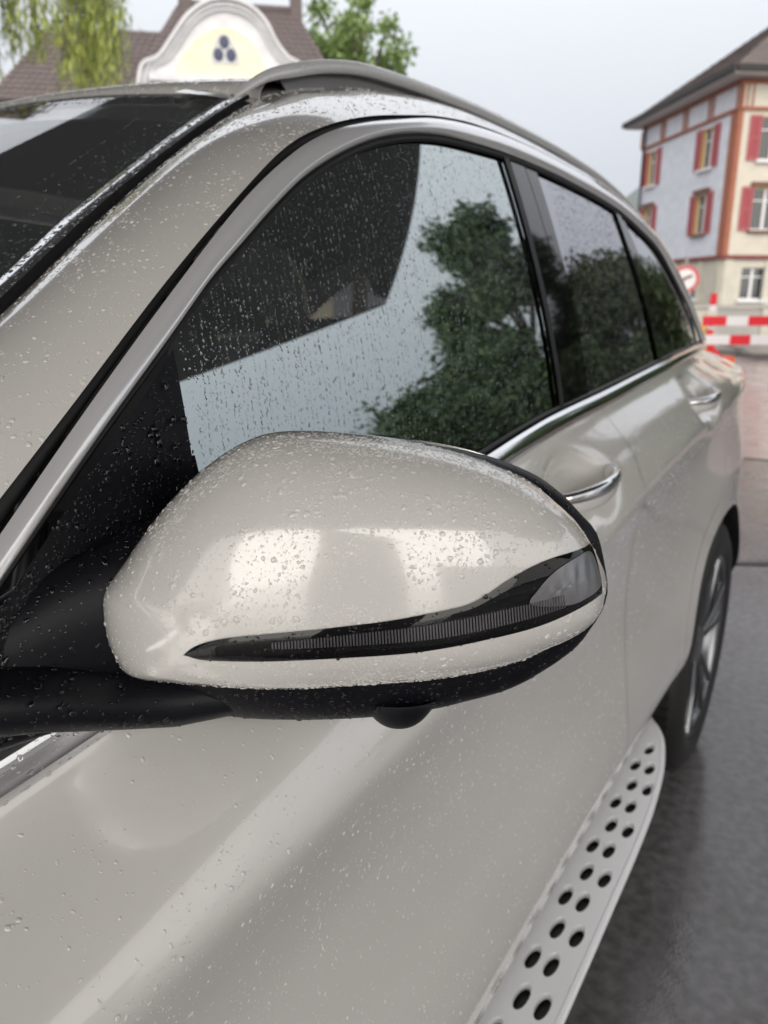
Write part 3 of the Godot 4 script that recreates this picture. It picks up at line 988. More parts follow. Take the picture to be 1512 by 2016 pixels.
func tree(called: String, label: String, at: Vector3, height: float, crown: Array, leaves: int, leaf: float, c0: Color, c1: Color, group := "") -> void:
	var t := thing(called, label, "tree" if height > 2.6 else "bush", at, 0.0, group)
	var base := Vector3(0, -0.1, 0)
	var top := Vector3(0.2, height * 0.72, 0)
	var pts := []
	var ra := []
	for k in 7:
		var u := k / 6.0
		pts.append(base.lerp(top, u) + Vector3(sin(u * 5.0) * 0.08, 0, cos(u * 4.0) * 0.06))
		ra.append(lerpf(0.035, 0.008, u) * height * 0.8)
	obj("trunk", tube(pts, ra, ra, Vector3.RIGHT, 10), M.bark, t)
	var xf := []
	var st := 0
	for c in crown:   # clumps: x, y, z, radius
		var cc := Vector3(c[0], c[1], c[2])
		var from: Vector3 = pts[clampi(int(c[1] / (height * 0.72) * 4.0), 1, 5)]
		var mid := from.lerp(cc, 0.55) + Vector3(0, 0.1 * height * 0.3, 0)
		var lr := [0.012 * height, 0.008 * height, 0.003 * height]
		obj("branch", tube([from, mid, cc], lr, lr, Vector3.RIGHT if absf((cc - from).normalized().x) < 0.8 else Vector3.BACK, 6), M.bark, t)
		var n := int(leaves * pow(c[3], 2.0))
		for k in n:
			var d := rand_dir()
			var r: float = c[3] * pow(rng.randf(), 0.4) * (1.0 + 0.35 * sin(d.x * 5.0 + c[0] * 7.0) * cos(d.y * 6.0 + d.z * 4.0))
			xf.append(Transform3D(rand_turn(rng.randf_range(0.7, 1.3)), cc + Vector3(d.x, d.y * 0.85, d.z) * r))
	foliage(t, "leaves", xf, leaf, leaf * 0.6, c0, c1)

func site(az: float, d: float) -> Vector3:
	var a := deg_to_rad(az)
	var z := -0.6 - cos(a) * d
	return Vector3(1.205 + sin(a) * d, ground_y(z), z)

func clumps(n: int, cx: float, cy: float, rx: float, ry: float, r0: float, r1: float) -> Array:
	var a := []
	for k in n:
		var d := rand_dir() * pow(rng.randf(), 0.5)
		a.append([cx + d.x * rx, cy + d.y * ry, d.z * rx, rng.randf_range(r0, r1)])
	return a

func greenery() -> void:
	M.leaf = leaf_mat(0)
	# weeping willow hanging in from the left
	var wp := site(-62.0, 12.5)
	var t := thing("weeping_willow", "weeping willow with trailing yellow-green twigs above the windscreen", "tree", wp)
	obj("trunk", tube([Vector3(0, -0.2, 0), Vector3(0.1, 2.5, 0.05), Vector3(0.3, 5.0, 0.0), Vector3(0.5, 6.6, -0.1)], [0.34, 0.27, 0.2, 0.1], [0.34, 0.27, 0.2, 0.1], Vector3.RIGHT, 14), M.bark, t)
	var xf := []
	var sideways := Vector3(cos(deg_to_rad(-56.0)), 0, sin(deg_to_rad(-56.0)))
	var st := begin()
	var spots := []
	var bunches := [[-60.0, 10.9], [-58.8, 11.4], [-57.7, 11.9], [-56.9, 12.2], [-55.4, 13.3], [-53.9, 13.6], [-52.2, 11.9], [-51.2, 12.2], [-50.3, 12.6], [-49.5, 12.4]]
	for b in bunches:
		for k in 8:
			spots.append([b[0] + rng.randfn() * 0.26, rng.randf_range(10.8, 13.6), b[1] + absf(rng.randfn()) * 0.9])
	for q in spots:
		var b := site(q[0], q[1]) - wp
		var low: float = tan(deg_to_rad(q[2])) * q[1] + 1.3 - wp.y
		var high := rng.randf_range(5.2, 6.4)
		var y := high
		var drift := Vector3(rng.randfn(), 0, rng.randfn()) * 0.05
		while y > low:
			var f := (high - y) / (high - low)
			for j in 3:
				var o := Vector3(rng.randfn(), rng.randfn() * 0.4, rng.randfn()) * 0.07
				xf.append(Transform3D(Basis(Vector3.UP, rng.randf() * TAU) * Basis(Vector3.RIGHT, rng.randf_range(-0.9, 0.5)), Vector3(b.x, y, b.z) + drift * f * 2.0 + o))
			y -= 0.05
		obj("twig", tube([Vector3(0.45, 6.3, -0.1), Vector3(b.x * 0.6, high + 0.35, b.z * 0.6), Vector3(b.x, high, b.z), Vector3(b.x, low + 0.1, b.z) + drift * 2.0], [0.03, 0.02, 0.01, 0.004], [0.03, 0.02, 0.01, 0.004], Vector3(0.3, 0, 0.95), 5), M.bark, t)
	foliage(t, "leaves", xf, 0.13, 0.022, Color(0.16, 0.22, 0.04), Color(0.40, 0.44, 0.10))
	# the tree behind the villa
	var c := []
	for k in 26:
		var d := rand_dir() * pow(rng.randf(), 0.45)
		c.append([d.x * 2.1 - 0.3, 11.2 + d.y * 2.5, d.z * 2.0, rng.randf_range(0.5, 0.95)])
	tree("maple_tree", "light green tree rising behind the right end of the villa roof", site(-34.0, 36.0), 13.5, c, 420, 0.2, Color(0.10, 0.17, 0.04), Color(0.24, 0.34, 0.10))
	# trees and bushes across the street, seen in the windows
	var dk0 := Color(0.025, 0.05, 0.02)
	var dk1 := Color(0.07, 0.12, 0.04)
	c = []
	for k in 40:
		var y := rng.randf_range(0.4, 6.1)
		var w := 2.5 * pow(1.0 - absf(y - 2.2) / 4.6, 0.55)
		var a := rng.randf() * TAU
		c.append([cos(a) * w * 0.75, y, sin(a) * w * 0.75, rng.randf_range(0.5, 0.95)])
	for k in 26:
		c.append([rng.randf_range(-2.9, 2.9), rng.randf_range(0.4, 2.2), rng.randf_range(-1.2, 1.2), rng.randf_range(0.6, 0.95)])
	tree("tall_conifer", "tall dark tree mirrored in the rear part of the front side window", site(18.5, 14.5), 6.2, c, 1900, 0.12, dk0, dk1)
	c = []
	for k in 34:
		var y := rng.randf_range(0.5, 3.9)
		var w := 2.4 * pow(maxf(0.05, 1.0 - absf(y - 1.8) / 3.2), 0.6)
		var a := rng.randf() * TAU
		c.append([cos(a) * w * 0.8, y, sin(a) * w * 0.8, rng.randf_range(0.55, 1.0)])
	tree("round_tree", "round dark tree mirrored in the tinted rear door window", site(9.5, 16.0), 4.9, c, 1600, 0.125, Color(0.03, 0.055, 0.02), Color(0.08, 0.12, 0.04))
	tree("clipped_bush", "rounded green bush mirrored low in the front side window", site(31.0, 9.0), 2.3, clumps(26, 0, 1.15, 1.15, 0.95, 0.45, 0.65), 1100, 0.1, dk0, dk1)
	tree("dark_bush", "low dark bush mirrored just above the door mirror", site(41.0, 9.5), 1.7, clumps(12, 0, 0.9, 0.9, 0.6, 0.35, 0.5), 1100, 0.1, Color(0.02, 0.035, 0.02), Color(0.05, 0.08, 0.035))

# ---------------------------------------------------------------- the car
const MO := Vector3(0.938, 1.132, -0.983)   # the door mirror: middle of the housing, its width, height and facing
const MA := Vector3(0.803, 0.0, -0.596)
const MN := Vector3(0.590, 0.139, 0.795)
const MB := Vector3(-0.083, 0.990, -0.112)
const CAP := [-0.1516, -0.0153, -0.1483, -0.0058, -0.1381, 0.0072, -0.1202, 0.0312, -0.0978, 0.0556, -0.0790, 0.0707, -0.0635, 0.0796, -0.0481, 0.0849, -0.0267, 0.0862, 0.0040, 0.0839, 0.0351, 0.0795, 0.0603, 0.0741, 0.0857, 0.0656, 0.1115, 0.0534, 0.1280, 0.0403, 0.1413, 0.0280, 0.1509, 0.0147, 0.1589, -0.0003, 0.1626, -0.0117, 0.1616, -0.0220, 0.1576, -0.0342, 0.1438, -0.0451, 0.1260, -0.0523, 0.1080, -0.0590, 0.0818, -0.0641, 0.0505, -0.0676, 0.0178, -0.0693, -0.0243, -0.0703, -0.0563, -0.0694, -0.0942, -0.0672, -0.1254, -0.0639, -0.1400, -0.0600, -0.1472, -0.0479, -0.1509, -0.0341]
const SHELL := [-0.1550, -0.0239, -0.1517, -0.0069, -0.1414, 0.0030, -0.1247, 0.0244, -0.1007, 0.0506, -0.0805, 0.0668, -0.0655, 0.0761, -0.0490, 0.0817, -0.0277, 0.0824, 0.0053, 0.0803, 0.0387, 0.0766, 0.0690, 0.0724, 0.0963, 0.0656, 0.1223, 0.0550, 0.1423, 0.0416, 0.1560, 0.0275, 0.1665, 0.0161, 0.1710, 0.0058, 0.1751, -0.0120, 0.1770, -0.0256, 0.1761, -0.0335, 0.1725, -0.0431, 0.1662, -0.0527, 0.1561, -0.0658, 0.1356, -0.0808, 0.1089, -0.0945, 0.0782, -0.1021, 0.0533, -0.1070, 0.0198, -0.1100, 0.0023, -0.1107, -0.0325, -0.1104, -0.0737, -0.1072, -0.1073, -0.0993, -0.1337, -0.0882, -0.1490, -0.0763, -0.1533, -0.0516]
const LENS_UP := [-0.0946, -0.0343, -0.0874, -0.0286, -0.0744, -0.0239, -0.0548, -0.0208, -0.0221, -0.0179, -0.0002, -0.0160, 0.0190, -0.0141, 0.0412, -0.0109, 0.0611, -0.0075, 0.0733, -0.0022, 0.0847, 0.0042, 0.1007, 0.0104, 0.1182, 0.0138, 0.1491, 0.0151]
const LENS_LO := [-0.0946, -0.0343, -0.0837, -0.0368, -0.0556, -0.0369, -0.0280, -0.0361, -0.0004, -0.0356, 0.0191, -0.0349, 0.0416, -0.0333, 0.0706, -0.0300, 0.1015, -0.0260, 0.1251, -0.0211, 0.1527, -0.0147]
const RIB_UP := [-0.0454, -0.0243, -0.0003, -0.0204, 0.0328, -0.0177, 0.0554, -0.0152, 0.0849, -0.0113, 0.1208, -0.0077]
const RIB_LO := [-0.0455, -0.0281, -0.0004, -0.0272, 0.0329, -0.0259, 0.0556, -0.0242, 0.0852, -0.0204, 0.1222, -0.0156]
const BULB := [0.0989, -0.0106, 0.1030, -0.0029, 0.1140, 0.0057, 0.1295, 0.0110, 0.1440, 0.0122, 0.1495, 0.0019, 0.1505, -0.0085, 0.1361, -0.0136, 0.1228, -0.0147]

var cap_polar := PackedFloat32Array()
var shell_polar := PackedFloat32Array()
var cap_soft := PackedFloat32Array()

func polar(ctrl: Array) -> PackedFloat32Array:
	var pts := crom(ctrl, 16)
	var n := 720
	var out := PackedFloat32Array()
	out.resize(n)
	for k in pts.size():   # outline as seen from its middle: radius for each angle
		var a := pts[k]
		var b := pts[(k + 1) % pts.size()]
		var ta := a.angle()
		var d := wrapf(b.angle() - ta, -PI, PI)
		var steps := int(absf(d) / (TAU / n)) + 2
		for j in steps + 1:
			var q := a.lerp(b, float(j) / steps)
			out[posmod(int(round(q.angle() / TAU * n)), n)] = q.length()
	for k in n:
		if out[k] == 0.0: out[k] = out[posmod(k - 1, n)]
	return out

func radius(pol: PackedFloat32Array, an: float) -> float:
	var t := fposmod(an / TAU * pol.size(), float(pol.size()))
	var i := int(t)
	return lerpf(pol[i % pol.size()], pol[(i + 1) % pol.size()], t - i)

func in_mirror(q: Vector2, h: float) -> Vector3:
	return MO + MA * q.x + MB * q.y + MN * h

# the outline softens towards the middle of the cap, so that its corners leave no creases
func cap_radius(an: float, r: float) -> float:
	return r * lerpf(radius(cap_soft, an), radius(cap_polar, an), r * r)

func cap_h(q: Vector2) -> float:
	var an := q.angle()
	var lo := 0.0
	var hi := 1.0
	for k in 18:
		var m := (lo + hi) * 0.5
		if cap_radius(an, m) < q.length(): lo = m
		else: hi = m
	return 0.014 + 0.07 * pow(1.0 - pow(lo, 2.8), 0.55)

func softened(pol: PackedFloat32Array, half: int) -> PackedFloat32Array:
	var out := PackedFloat32Array()
	for k in pol.size():
		var s := 0.0
		var w := 0.0
		for j in range(-half, half + 1, 4):
			var g := 0.5 + 0.5 * cos(PI * j / (half + 1.0))
			s += g * pol[posmod(k + j, pol.size())]
			w += g
		out.append(s / w)
	return out

func on_cap(q: Vector2, off: float) -> Vector3:
	return in_mirror(q, cap_h(q) + off)

func dome(pol: PackedFloat32Array, h0: float, h1: float, e: float, qx: float, nr := 40, na := 160) -> ArrayMesh:
	var P := PackedVector3Array()
	for j in nr + 1:
		var r := 1.0 - pow(1.0 - float(j) / nr, 2.0)
		for i in na + 1:
			var an := TAU * i / na
			var q := Vector2(cos(an), sin(an)) * radius(pol, an) * maxf(r, 0.0005)
			P.append(in_mirror(q, h0 + h1 * pow(maxf(0.0, 1.0 - pow(r, e)), qx)))
	return sheet(P, na, nr, MN, true)

func cap_dome() -> ArrayMesh:
	var P := PackedVector3Array()
	for j in 57:
		var r := 1.0 - pow(1.0 - j / 56.0, 2.0)
		for i in 241:
			var an := TAU * i / 240.0
			P.append(in_mirror(Vector2(cos(an), sin(an)) * cap_radius(an, maxf(r, 0.0005)), 0.014 + 0.07 * pow(maxf(0.0, 1.0 - pow(r, 2.8)), 0.55)))
	return sheet(P, 240, 56, MN, true)

func skirt(pol: PackedFloat32Array, h0: float, h1: float, k0: float, k1: float, na := 160) -> ArrayMesh:
	var P := PackedVector3Array()
	for j in 2:
		for i in na + 1:
			var an := TAU * i / na
			P.append(in_mirror(Vector2(cos(an), sin(an)) * radius(pol, an) * (k0 if j == 0 else k1), h0 if j == 0 else h1))
	var m := sheet(P, na, 1, Vector3.ZERO, true)
	var arr := m.surface_get_arrays(0)
	if (arr[Mesh.ARRAY_NORMAL][0] as Vector3).dot(MA) < 0.0:
		var N: PackedVector3Array = arr[Mesh.ARRAY_NORMAL]
		var I: PackedInt32Array = arr[Mesh.ARRAY_INDEX]
		for q in N.size(): N[q] = -N[q]
		for q in I.size() / 3:
			var x := I[q * 3 + 1]
			I[q * 3 + 1] = I[q * 3 + 2]
			I[q * 3 + 2] = x
		m = arrays(P, N, I)
	return m

func between(lo: PackedVector2Array, hi: PackedVector2Array, off: float, dome_: float, nu: int, nv: int) -> ArrayMesh:
	return grid(func(u: float, v: float) -> Vector3:
		var a := along(lo, u)
		var b := along(hi, u)
		return on_cap(a.lerp(b, v), off + dome_ * (1.0 - pow(absf(2 * v - 1), 4.0))), nu, nv, MN)

func along(p: PackedVector2Array, u: float) -> Vector2:   # by the first coordinate, so that two edges stay abreast
	var x := lerpf(p[0].x, p[p.size() - 1].x, u)
	for k in p.size() - 1:
		if p[k + 1].x >= x:
			return p[k].lerp(p[k + 1], clampf((x - p[k].x) / maxf(1e-6, p[k + 1].x - p[k].x), 0, 1))
	return p[p.size() - 1]

func car() -> void:
	var t := thing("parked_car", "rain-beaded beige estate car with silver roof rail and silver running board", "car")
	body(t)
	windows(t)
	windscreen(t)
	mirror(t)
	handles(t)
	running_board(t)
	wheel(t)
	cabin(t)

func body(t: Node3D) -> void:
	# side panels with narrow shut lines between them
	var fd := obj("front_door", grid(func(u: float, v: float) -> Vector3: return _side(u, v, 0.45, 1.8695), 150, 70, Vector3.RIGHT), M.paint, t)
	var rd := obj("rear_door", grid(func(u: float, v: float) -> Vector3:
		var s := lerpf(1.8715, 2.64, u)
		return side(lerpf(door_foot(s), bb(s) + 0.004, v), s), 110, 70, Vector3.RIGHT), M.paint, t)
	obj("front_wing", grid(func(u: float, v: float) -> Vector3: return _side(u, v, 0.1, 0.445), 14, 50, Vector3.RIGHT), M.paint, t)
	var q := obj("rear_quarter_panel", grid(func(u: float, v: float) -> Vector3:
		var s := quarter_s(u)
		var y0 := arch_y(s)
		return side(lerpf(y0, bb(s) + 0.003, v), s), 100, 70, Vector3.RIGHT), M.paint, t)
	obj("arch_flare", grid(func(u: float, v: float) -> Vector3:
		var s := lerpf(2.272, 2.6415, u)
		var y1 := door_foot(s) - 0.0025
		return side(lerpf(minf(arch_y(s), y1 - 0.001), y1, v), s), 60, 14, Vector3.RIGHT), M.paint, q)
	# the folded lip round the wheel arch, the dark wheel house and the door shuts behind the gaps
	obj("arch_lip", grid(func(u: float, v: float) -> Vector3:
		var a := lerpf(PI * 1.02, -0.02, u)
		var s := WHEEL.x - cos(a) * 0.4
		var y := WHEEL.y + sin(a) * 0.4
		var p := side(y, s)
		return p + Vector3(-0.09 * v, -0.004 * v, 0), 60, 4, Vector3.DOWN), M.trim, q)
	obj("wheel_house", grid(func(u: float, v: float) -> Vector3:
		var a := lerpf(PI * 1.1, -0.1, u)
		return pt(lerpf(0.84, 0.45, v), WHEEL.y + sin(a) * 0.405, WHEEL.x - cos(a) * 0.405), 40, 4, Vector3.DOWN), M.dark, t)
	obj("door_shuts", grid(func(u: float, v: float) -> Vector3:
		var s := lerpf(0.12, 2.66, u)
		return side(lerpf(door_foot(s) + 0.02, bb(s) - 0.004, v), s) + Vector3(-0.004, 0, 0), 90, 50, Vector3.RIGHT), M.paint, t)
	obj("sill", grid(func(u: float, v: float) -> Vector3:
		var s := lerpf(0.3, 2.32, u)
		return pt(lerpf(0.845, 0.6, v), lerpf(0.40, 0.27, minf(1.0, v * 1.6)), s), 4, 6, Vector3.DOWN), M.trim, t)
	obj("underbody", boxmesh(pt(0, 0.3, 1.6), Vector3(1.3, 0.12, 3.6)), M.dark, t)
	# roof side: from the seal over the windows up to the roof edge and down the windscreen pillar
	var pillar := obj("roof_side", grid(func(u: float, v: float) -> Vector3: return roof_side(lerpf(0.56, 3.165, u), v), 220, 18, Vector3(0.5, 0.6, 0.3)), M.paint, t)
	obj("roof_panel", grid(func(u: float, v: float) -> Vector3:
		var s := lerpf(1.43, 3.12, u)
		return roof_at(lerpf(-1, 1, v), s, u), 70, 40, Vector3.UP), M.paint, t)
	obj("roof_corner", grid(func(u: float, v: float) -> Vector3:
		return roof_at(lerpf(0.8, 1.06, v), lerpf(1.33, 1.45, u), u) + Vector3(0, 0.002, 0), 8, 8, Vector3.UP), M.paint, pillar)
	# far side, rear and nose of the body, so that the car is whole
	obj("far_side", grid(func(u: float, v: float) -> Vector3:
		var s := lerpf(0.1, 3.6, u)
		var p := side(lerpf(0.42, bb(s), v), s)
		return Vector3(-p.x, p.y, p.z), 50, 24, Vector3.LEFT), M.paint, t)
	obj("tailgate", grid(func(u: float, v: float) -> Vector3:
		var y := lerpf(0.4, 1.5, v)
		var x := lerpf(-0.7, 0.7, u) * lerpf(1.0, 0.7, smoothstep(0.9, 1.4, y))
		return pt(x, y, lerpf(3.72, 3.1, pow(v, 3.0)) - 0.12 * x * x), 20, 20, Vector3.FORWARD), M.paint, t)
	obj("scuttle", grid(func(u: float, v: float) -> Vector3: return pt(lerpf(-0.8, 0.8, u), lerpf(1.03, 0.99, v) - 0.05 * pow(lerpf(-1, 1, u), 2.0), lerpf(0.52, 0.1, v)), 20, 8, Vector3.UP), M.trim, t)
	# rain on the paint
	rain(fd, func(u: float, v: float) -> Vector3: return _side(u, v, 0.5, 1.0), 9000, 0.00042, 0.0017, Vector3.RIGHT, 0.36, 0.25, 0.2)
	rain(fd, func(u: float, v: float) -> Vector3: return _side(u, lerpf(0.55, 1.0, v), 0.6, 1.3), 3000, 0.00045, 0.0016, Vector3.RIGHT, 0.38, 0.25, 0.2)
	rain(fd, func(u: float, v: float) -> Vector3: return _side(u, v, 1.0, 1.86), 3200, 0.0006, 0.0015, Vector3.RIGHT, 0.35, 0.2)
	rain(rd, func(u: float, v: float) -> Vector3: return _side(u, lerpf(0.4, 1.0, v), 1.88, 2.31), 900, 0.0006, 0.0018, Vector3.RIGHT, 0.4, 0.2)
	rain(pillar, func(u: float, v: float) -> Vector3: return roof_side(lerpf(0.6, 1.5, u), v), 7000, 0.0005, 0.0018, Vector3(0.5, 0.6, 0.3), 0.42, 0.2, 0.2)
	rain(pillar, func(u: float, v: float) -> Vector3: return roof_side(lerpf(1.5, 2.6, u), v), 1500, 0.0005, 0.0016, Vector3(0.5, 0.6, 0.3), 0.4)
	# silver roof rail
	var RT := [1.3, 1.508, 0.568, 1.347, 1.539, 0.575, 1.397, 1.558, 0.58, 1.454, 1.573, 0.582, 1.518, 1.584, 0.584, 1.588, 1.589, 0.586, 1.709, 1.592, 0.59, 1.88, 1.593, 0.592, 2.1, 1.588, 0.594, 2.274, 1.58, 0.595, 2.515, 1.561, 0.596, 2.8, 1.52, 0.596, 3.0, 1.475, 0.596]
	var rl := obj("roof_rail", grid(func(u: float, v: float) -> Vector3:
		var s := lerpf(1.3, 2.98, pow(u, 1.3))
		return rail_at(RT, s, v), 150, 28, Vector3(0.7, 0.6, 0)), M.rail, t)
	rain(rl, func(u: float, v: float) -> Vector3: return rail_at(RT, lerpf(1.32, 2.0, u), lerpf(0.02, 0.7, v)), 700, 0.0005, 0.0019, Vector3(0.6, 0.6, 0), 0.4)
	var rp := obj("rail_web", grid(func(u: float, v: float) -> Vector3:
		var s := lerpf(1.38, 2.96, u)
		var top := sp(RT, s, 3, 1) - 0.013
		var foot := sp(UP, s, 3, 1) - 0.004
		return pt(sp(RT, s, 3, 2) + 0.004 - 0.014 * v, lerpf(foot, top, v), s), 90, 8, Vector3.RIGHT), mat(lin(0.26, 0.26, 0.27), 0.4), rl)

func quarter_s(u: float) -> float:
	if u < 0.6:
		return WHEEL.x - cos(lerpf(1.3515, PI, u / 0.6)) * 0.4
	return lerpf(3.13, 3.62, (u - 0.6) / 0.4)

# lower edge of the rear door: level, then curving up round the wheel arch
func door_foot(s: float) -> float:
	var d := s - WHEEL.x
	return 0.4 if d < -0.462 else maxf(0.4, WHEEL.y + sqrt(maxf(0.0, 0.2162 - d * d)))

func _side(u: float, v: float, s0: float, s1: float) -> Vector3:
	var s := lerpf(s0, s1, u)
	var y0 := 0.4
	return side(lerpf(y0, bb(s) + 0.004, v), s)

func roof_side(s: float, v: float) -> Vector3:
	var a := G(sp(LO, minf(s, 3.1)), s)
	var c := pt(sp(UP, s, 3, 2), sp(UP, s, 3, 1), s)
	var d := c - a
	var nrm := Vector3(d.y, -d.x, 0)
	if nrm.x + nrm.y < 0: nrm = -nrm
	var bulge := lerpf(0.13, 0.1, smoothstep(1.2, 1.6, s))
	var b := (a + c) * 0.5 + nrm * bulge + Vector3(0, 0, 0.16 * d.length() * smoothstep(1.5, 1.2, s))
	return a.lerp(b, v).lerp(b.lerp(c, v), v)

func roof_at(w: float, s: float, u: float) -> Vector3:
	var ux := sp(UP, s, 3, 2) - 0.004
	var uy := sp(UP, s, 3, 1)
	var spine := sp([1.3, 1.565, 1.4, 1.578, 1.5, 1.586, 1.8, 1.588, 2.2, 1.578, 2.6, 1.553, 3.0, 1.5, 3.4, 1.44], s)
	# the front edge is bowed: the middle of the roof starts further forward
	var front := 0.0
	return pt(ux * w, uy + maxf(0.0, spine - uy) * (1.0 - w * w) + 0.012 * (1.0 - pow(w, 8.0)) * 0.0, s)

func rail_at(RT: Array, s: float, v: float) -> Vector3:
	# across the rail: outer foot, concave flank, crown, inner flank
	var x := sp(RT, s, 3, 2)
	var y := sp(RT, s, 3, 1)
	var thin := smoothstep(1.29, 1.40, s)
	var h := lerpf(0.004, 0.0085, thin)
	var w := lerpf(0.004, 0.012, thin)
	var a := lerpf(-0.35 * PI, 1.25 * PI, v)
	return pt(x + cos(a) * w, y - h + sin(a) * h, s)

func windows(t: Node3D) -> void:
	# dark backing of the pillars, the three panes and their seals
	var fw := obj("front_side_window", pane(CI, 0.985, 0.99, 1.684, 1.672, -0.006, -0.01, 0.004, 90, 40), M.side_glass, t)
	var bp := obj("door_pillar_trim", pane(CI, 1.697, 1.684, 1.782, 1.742, -0.002, 0.0, 0.003, 8, 24), M.gloss, t)
	obj("pillar_trim_rear", pane(CI, 1.786, 1.746, 1.822, 1.79, -0.0025, 0.0, 0.003, 6, 24), M.gloss, bp)
	obj("pillar_seal", pane(CI, 1.682, 1.668, 1.698, 1.686, 0.0005, 0.0, 0.003, 4, 24), M.rubber, bp)
	var rw := obj("rear_side_window", pane(CI, 1.824, 1.792, 2.312, 2.186, -0.006, -0.01, 0.0035, 50, 30), M.privacy, t)
	obj("window_divider", pane(CI, 2.312, 2.186, 2.36, 2.214, -0.001, 0.0, 0.003, 6, 24), M.gloss, t)
	obj("window_divider", pane(CI, 2.364, 2.218, 2.51, 2.238, -0.003, 0.0, 0.003, 6, 24), M.gloss, t)
	obj("quarter_window", pane(CI, 2.514, 2.242, 2.985, 2.9, -0.006, -0.01, 0.0035, 40, 30), M.privacy, t)
	obj("window_backing", grid(func(u: float, v: float) -> Vector3:
		var s := lerpf(1.69, 2.98, u)
		var y0 := sp(BT, s) - 0.02
		return G(lerpf(y0, maxf(sp(CI, s) + 0.004, y0), v), s, -0.02), 60, 16, Vector3.RIGHT), M.dark, t)
	# bright trim round the windows with black seals on both sides
	var ct := obj("window_trim", strip(func(s: float) -> float: return sp(CI, minf(s, 2.99)) + 0.002, func(s: float) -> float: return sp(CO, s) - 0.0005, 0.6, 3.06, 0.002, 0.0075, 240, 14), M.satin, t)
	obj("inner_seal", strip(func(s: float) -> float: return sp(CI, s) - 0.0065, func(s: float) -> float: return sp(CI, s) + 0.0028, 0.6, 2.985, -0.003, 0.004, 200, 5), M.rubber, ct)
	obj("outer_seal", strip(func(s: float) -> float: return sp(CO, s) - 0.005, func(s: float) -> float: return sp(LO, s) + 0.0008, 0.56, 3.08, -0.0075, 0.004, 300, 8), M.rubber, ct)
	rain(ct, func(u: float, v: float) -> Vector3:
		var s := lerpf(0.8, 1.25, u)
		return G(lerpf(sp(CI, s) + 0.007, sp(CO, s) - 0.003, v), s, 0.002 + 0.006 * (1.0 - pow(absf(2.0 * v - 1.0), 3.0))), 2000, 0.0006, 0.0022, Vector3.RIGHT, 0.42, 0.2)
	rain(ct, func(u: float, v: float) -> Vector3:
		var s := lerpf(1.25, 2.2, u)
		return G(lerpf(sp(CI, s) + 0.007, sp(CO, s) - 0.003, v), s, 0.002 + 0.006 * (1.0 - pow(absf(2.0 * v - 1.0), 3.0))), 1400, 0.0006, 0.0018, Vector3.RIGHT, 0.4, 0.3)
	var bt := obj("belt_trim", strip(func(s: float) -> float: return bb(s) + 0.001, func(s: float) -> float: return sp(BT, s) + 0.0005, 0.6, 3.05, 0.004, 0.006, 200, 12), M.chrome, t)
	obj("belt_seal", strip(func(s: float) -> float: return sp(BT, s) - 0.001, func(s: float) -> float: return sp(BT, s) + 0.006, 0.98, 2.98, -0.004, 0.004, 160, 5), M.rubber, bt)
	rain(bt, func(u: float, v: float) -> Vector3:
		var s := lerpf(0.62, 0.95, u)
		return G(lerpf(bb(s) + 0.002, sp(BT, s) - 0.001, v), s, 0.004 + 0.006 * (1.0 - pow(absf(2.0 * v - 1.0), 3.0))), 240, 0.0005, 0.0024, Vector3.RIGHT, 0.5)
	rain(bt, func(u: float, v: float) -> Vector3:
		var s := lerpf(0.62, 0.95, u)
		return G(bb(s) + 0.0035 + 0.002 * v, s, 0.006), 22, 0.0018, 0.0034, Vector3.RIGHT, 0.2)
	# fine rain on the panes
	rain(fw, func(u: float, v: float) -> Vector3:
		var s := lerpf(0.995, 1.67, u)
		return G(lerpf(sp(BT, s), sp(CI, s) - 0.003, v), s, -0.006), 17000, 0.0003, 0.001, Vector3.RIGHT, 0.36, 0.7, 0.0, 90)
	rain(rw, func(u: float, v: float) -> Vector3:
		var s := lerpf(1.83, 2.26, u)
		return G(lerpf(sp(BT, s), sp(CI, s) - 0.003, v), s, -0.006), 6000, 0.00045, 0.0012, Vector3.RIGHT, 0.36, 0.7, 0.0, 60)
	# black corner panel that carries the mirror
	var sail := obj("mirror_corner_panel", grid(func(u: float, v: float) -> Vector3:
		var s := lerpf(0.56, lerpf(0.974, 0.989, v), u)
		var y0 := sp(BT, s) + 0.001
		var y1 := maxf(sp(CI, s) - 0.0075, y0 + 0.0005)
		var e := 1.0 - pow(absf(2.0 * u - 1.0), 8.0)
		return G(lerpf(y0, y1, v), s, 0.001 + 0.005 * e), 60, 30, Vector3.RIGHT), M.plastic, t)
	rain(sail, func(u: float, v: float) -> Vector3:
		var s := lerpf(0.7, 0.985, u)
		return G(lerpf(sp(BT, s), sp(CI, s) - 0.006, v), s, 0.006), 2600, 0.00055, 0.0026, Vector3.RIGHT, 0.38, 0.3)

func wind_pt(x: float, y: float) -> Vector3:
	return pt(x, y, 0.30 + (y - 1.0) * 1.9 + 0.22 * x * x)

func glass_edge(y: float) -> float:
	return sp([1.0, 0.765, 1.1, 0.725, 1.2, 0.676, 1.306, 0.624, 1.367, 0.584, 1.437, 0.551, 1.491, 0.53, 1.515, 0.52, 1.56, 0.5], y) - 0.007

func header_y(x: float) -> float:
	return 1.566 - 0.175 * x * x

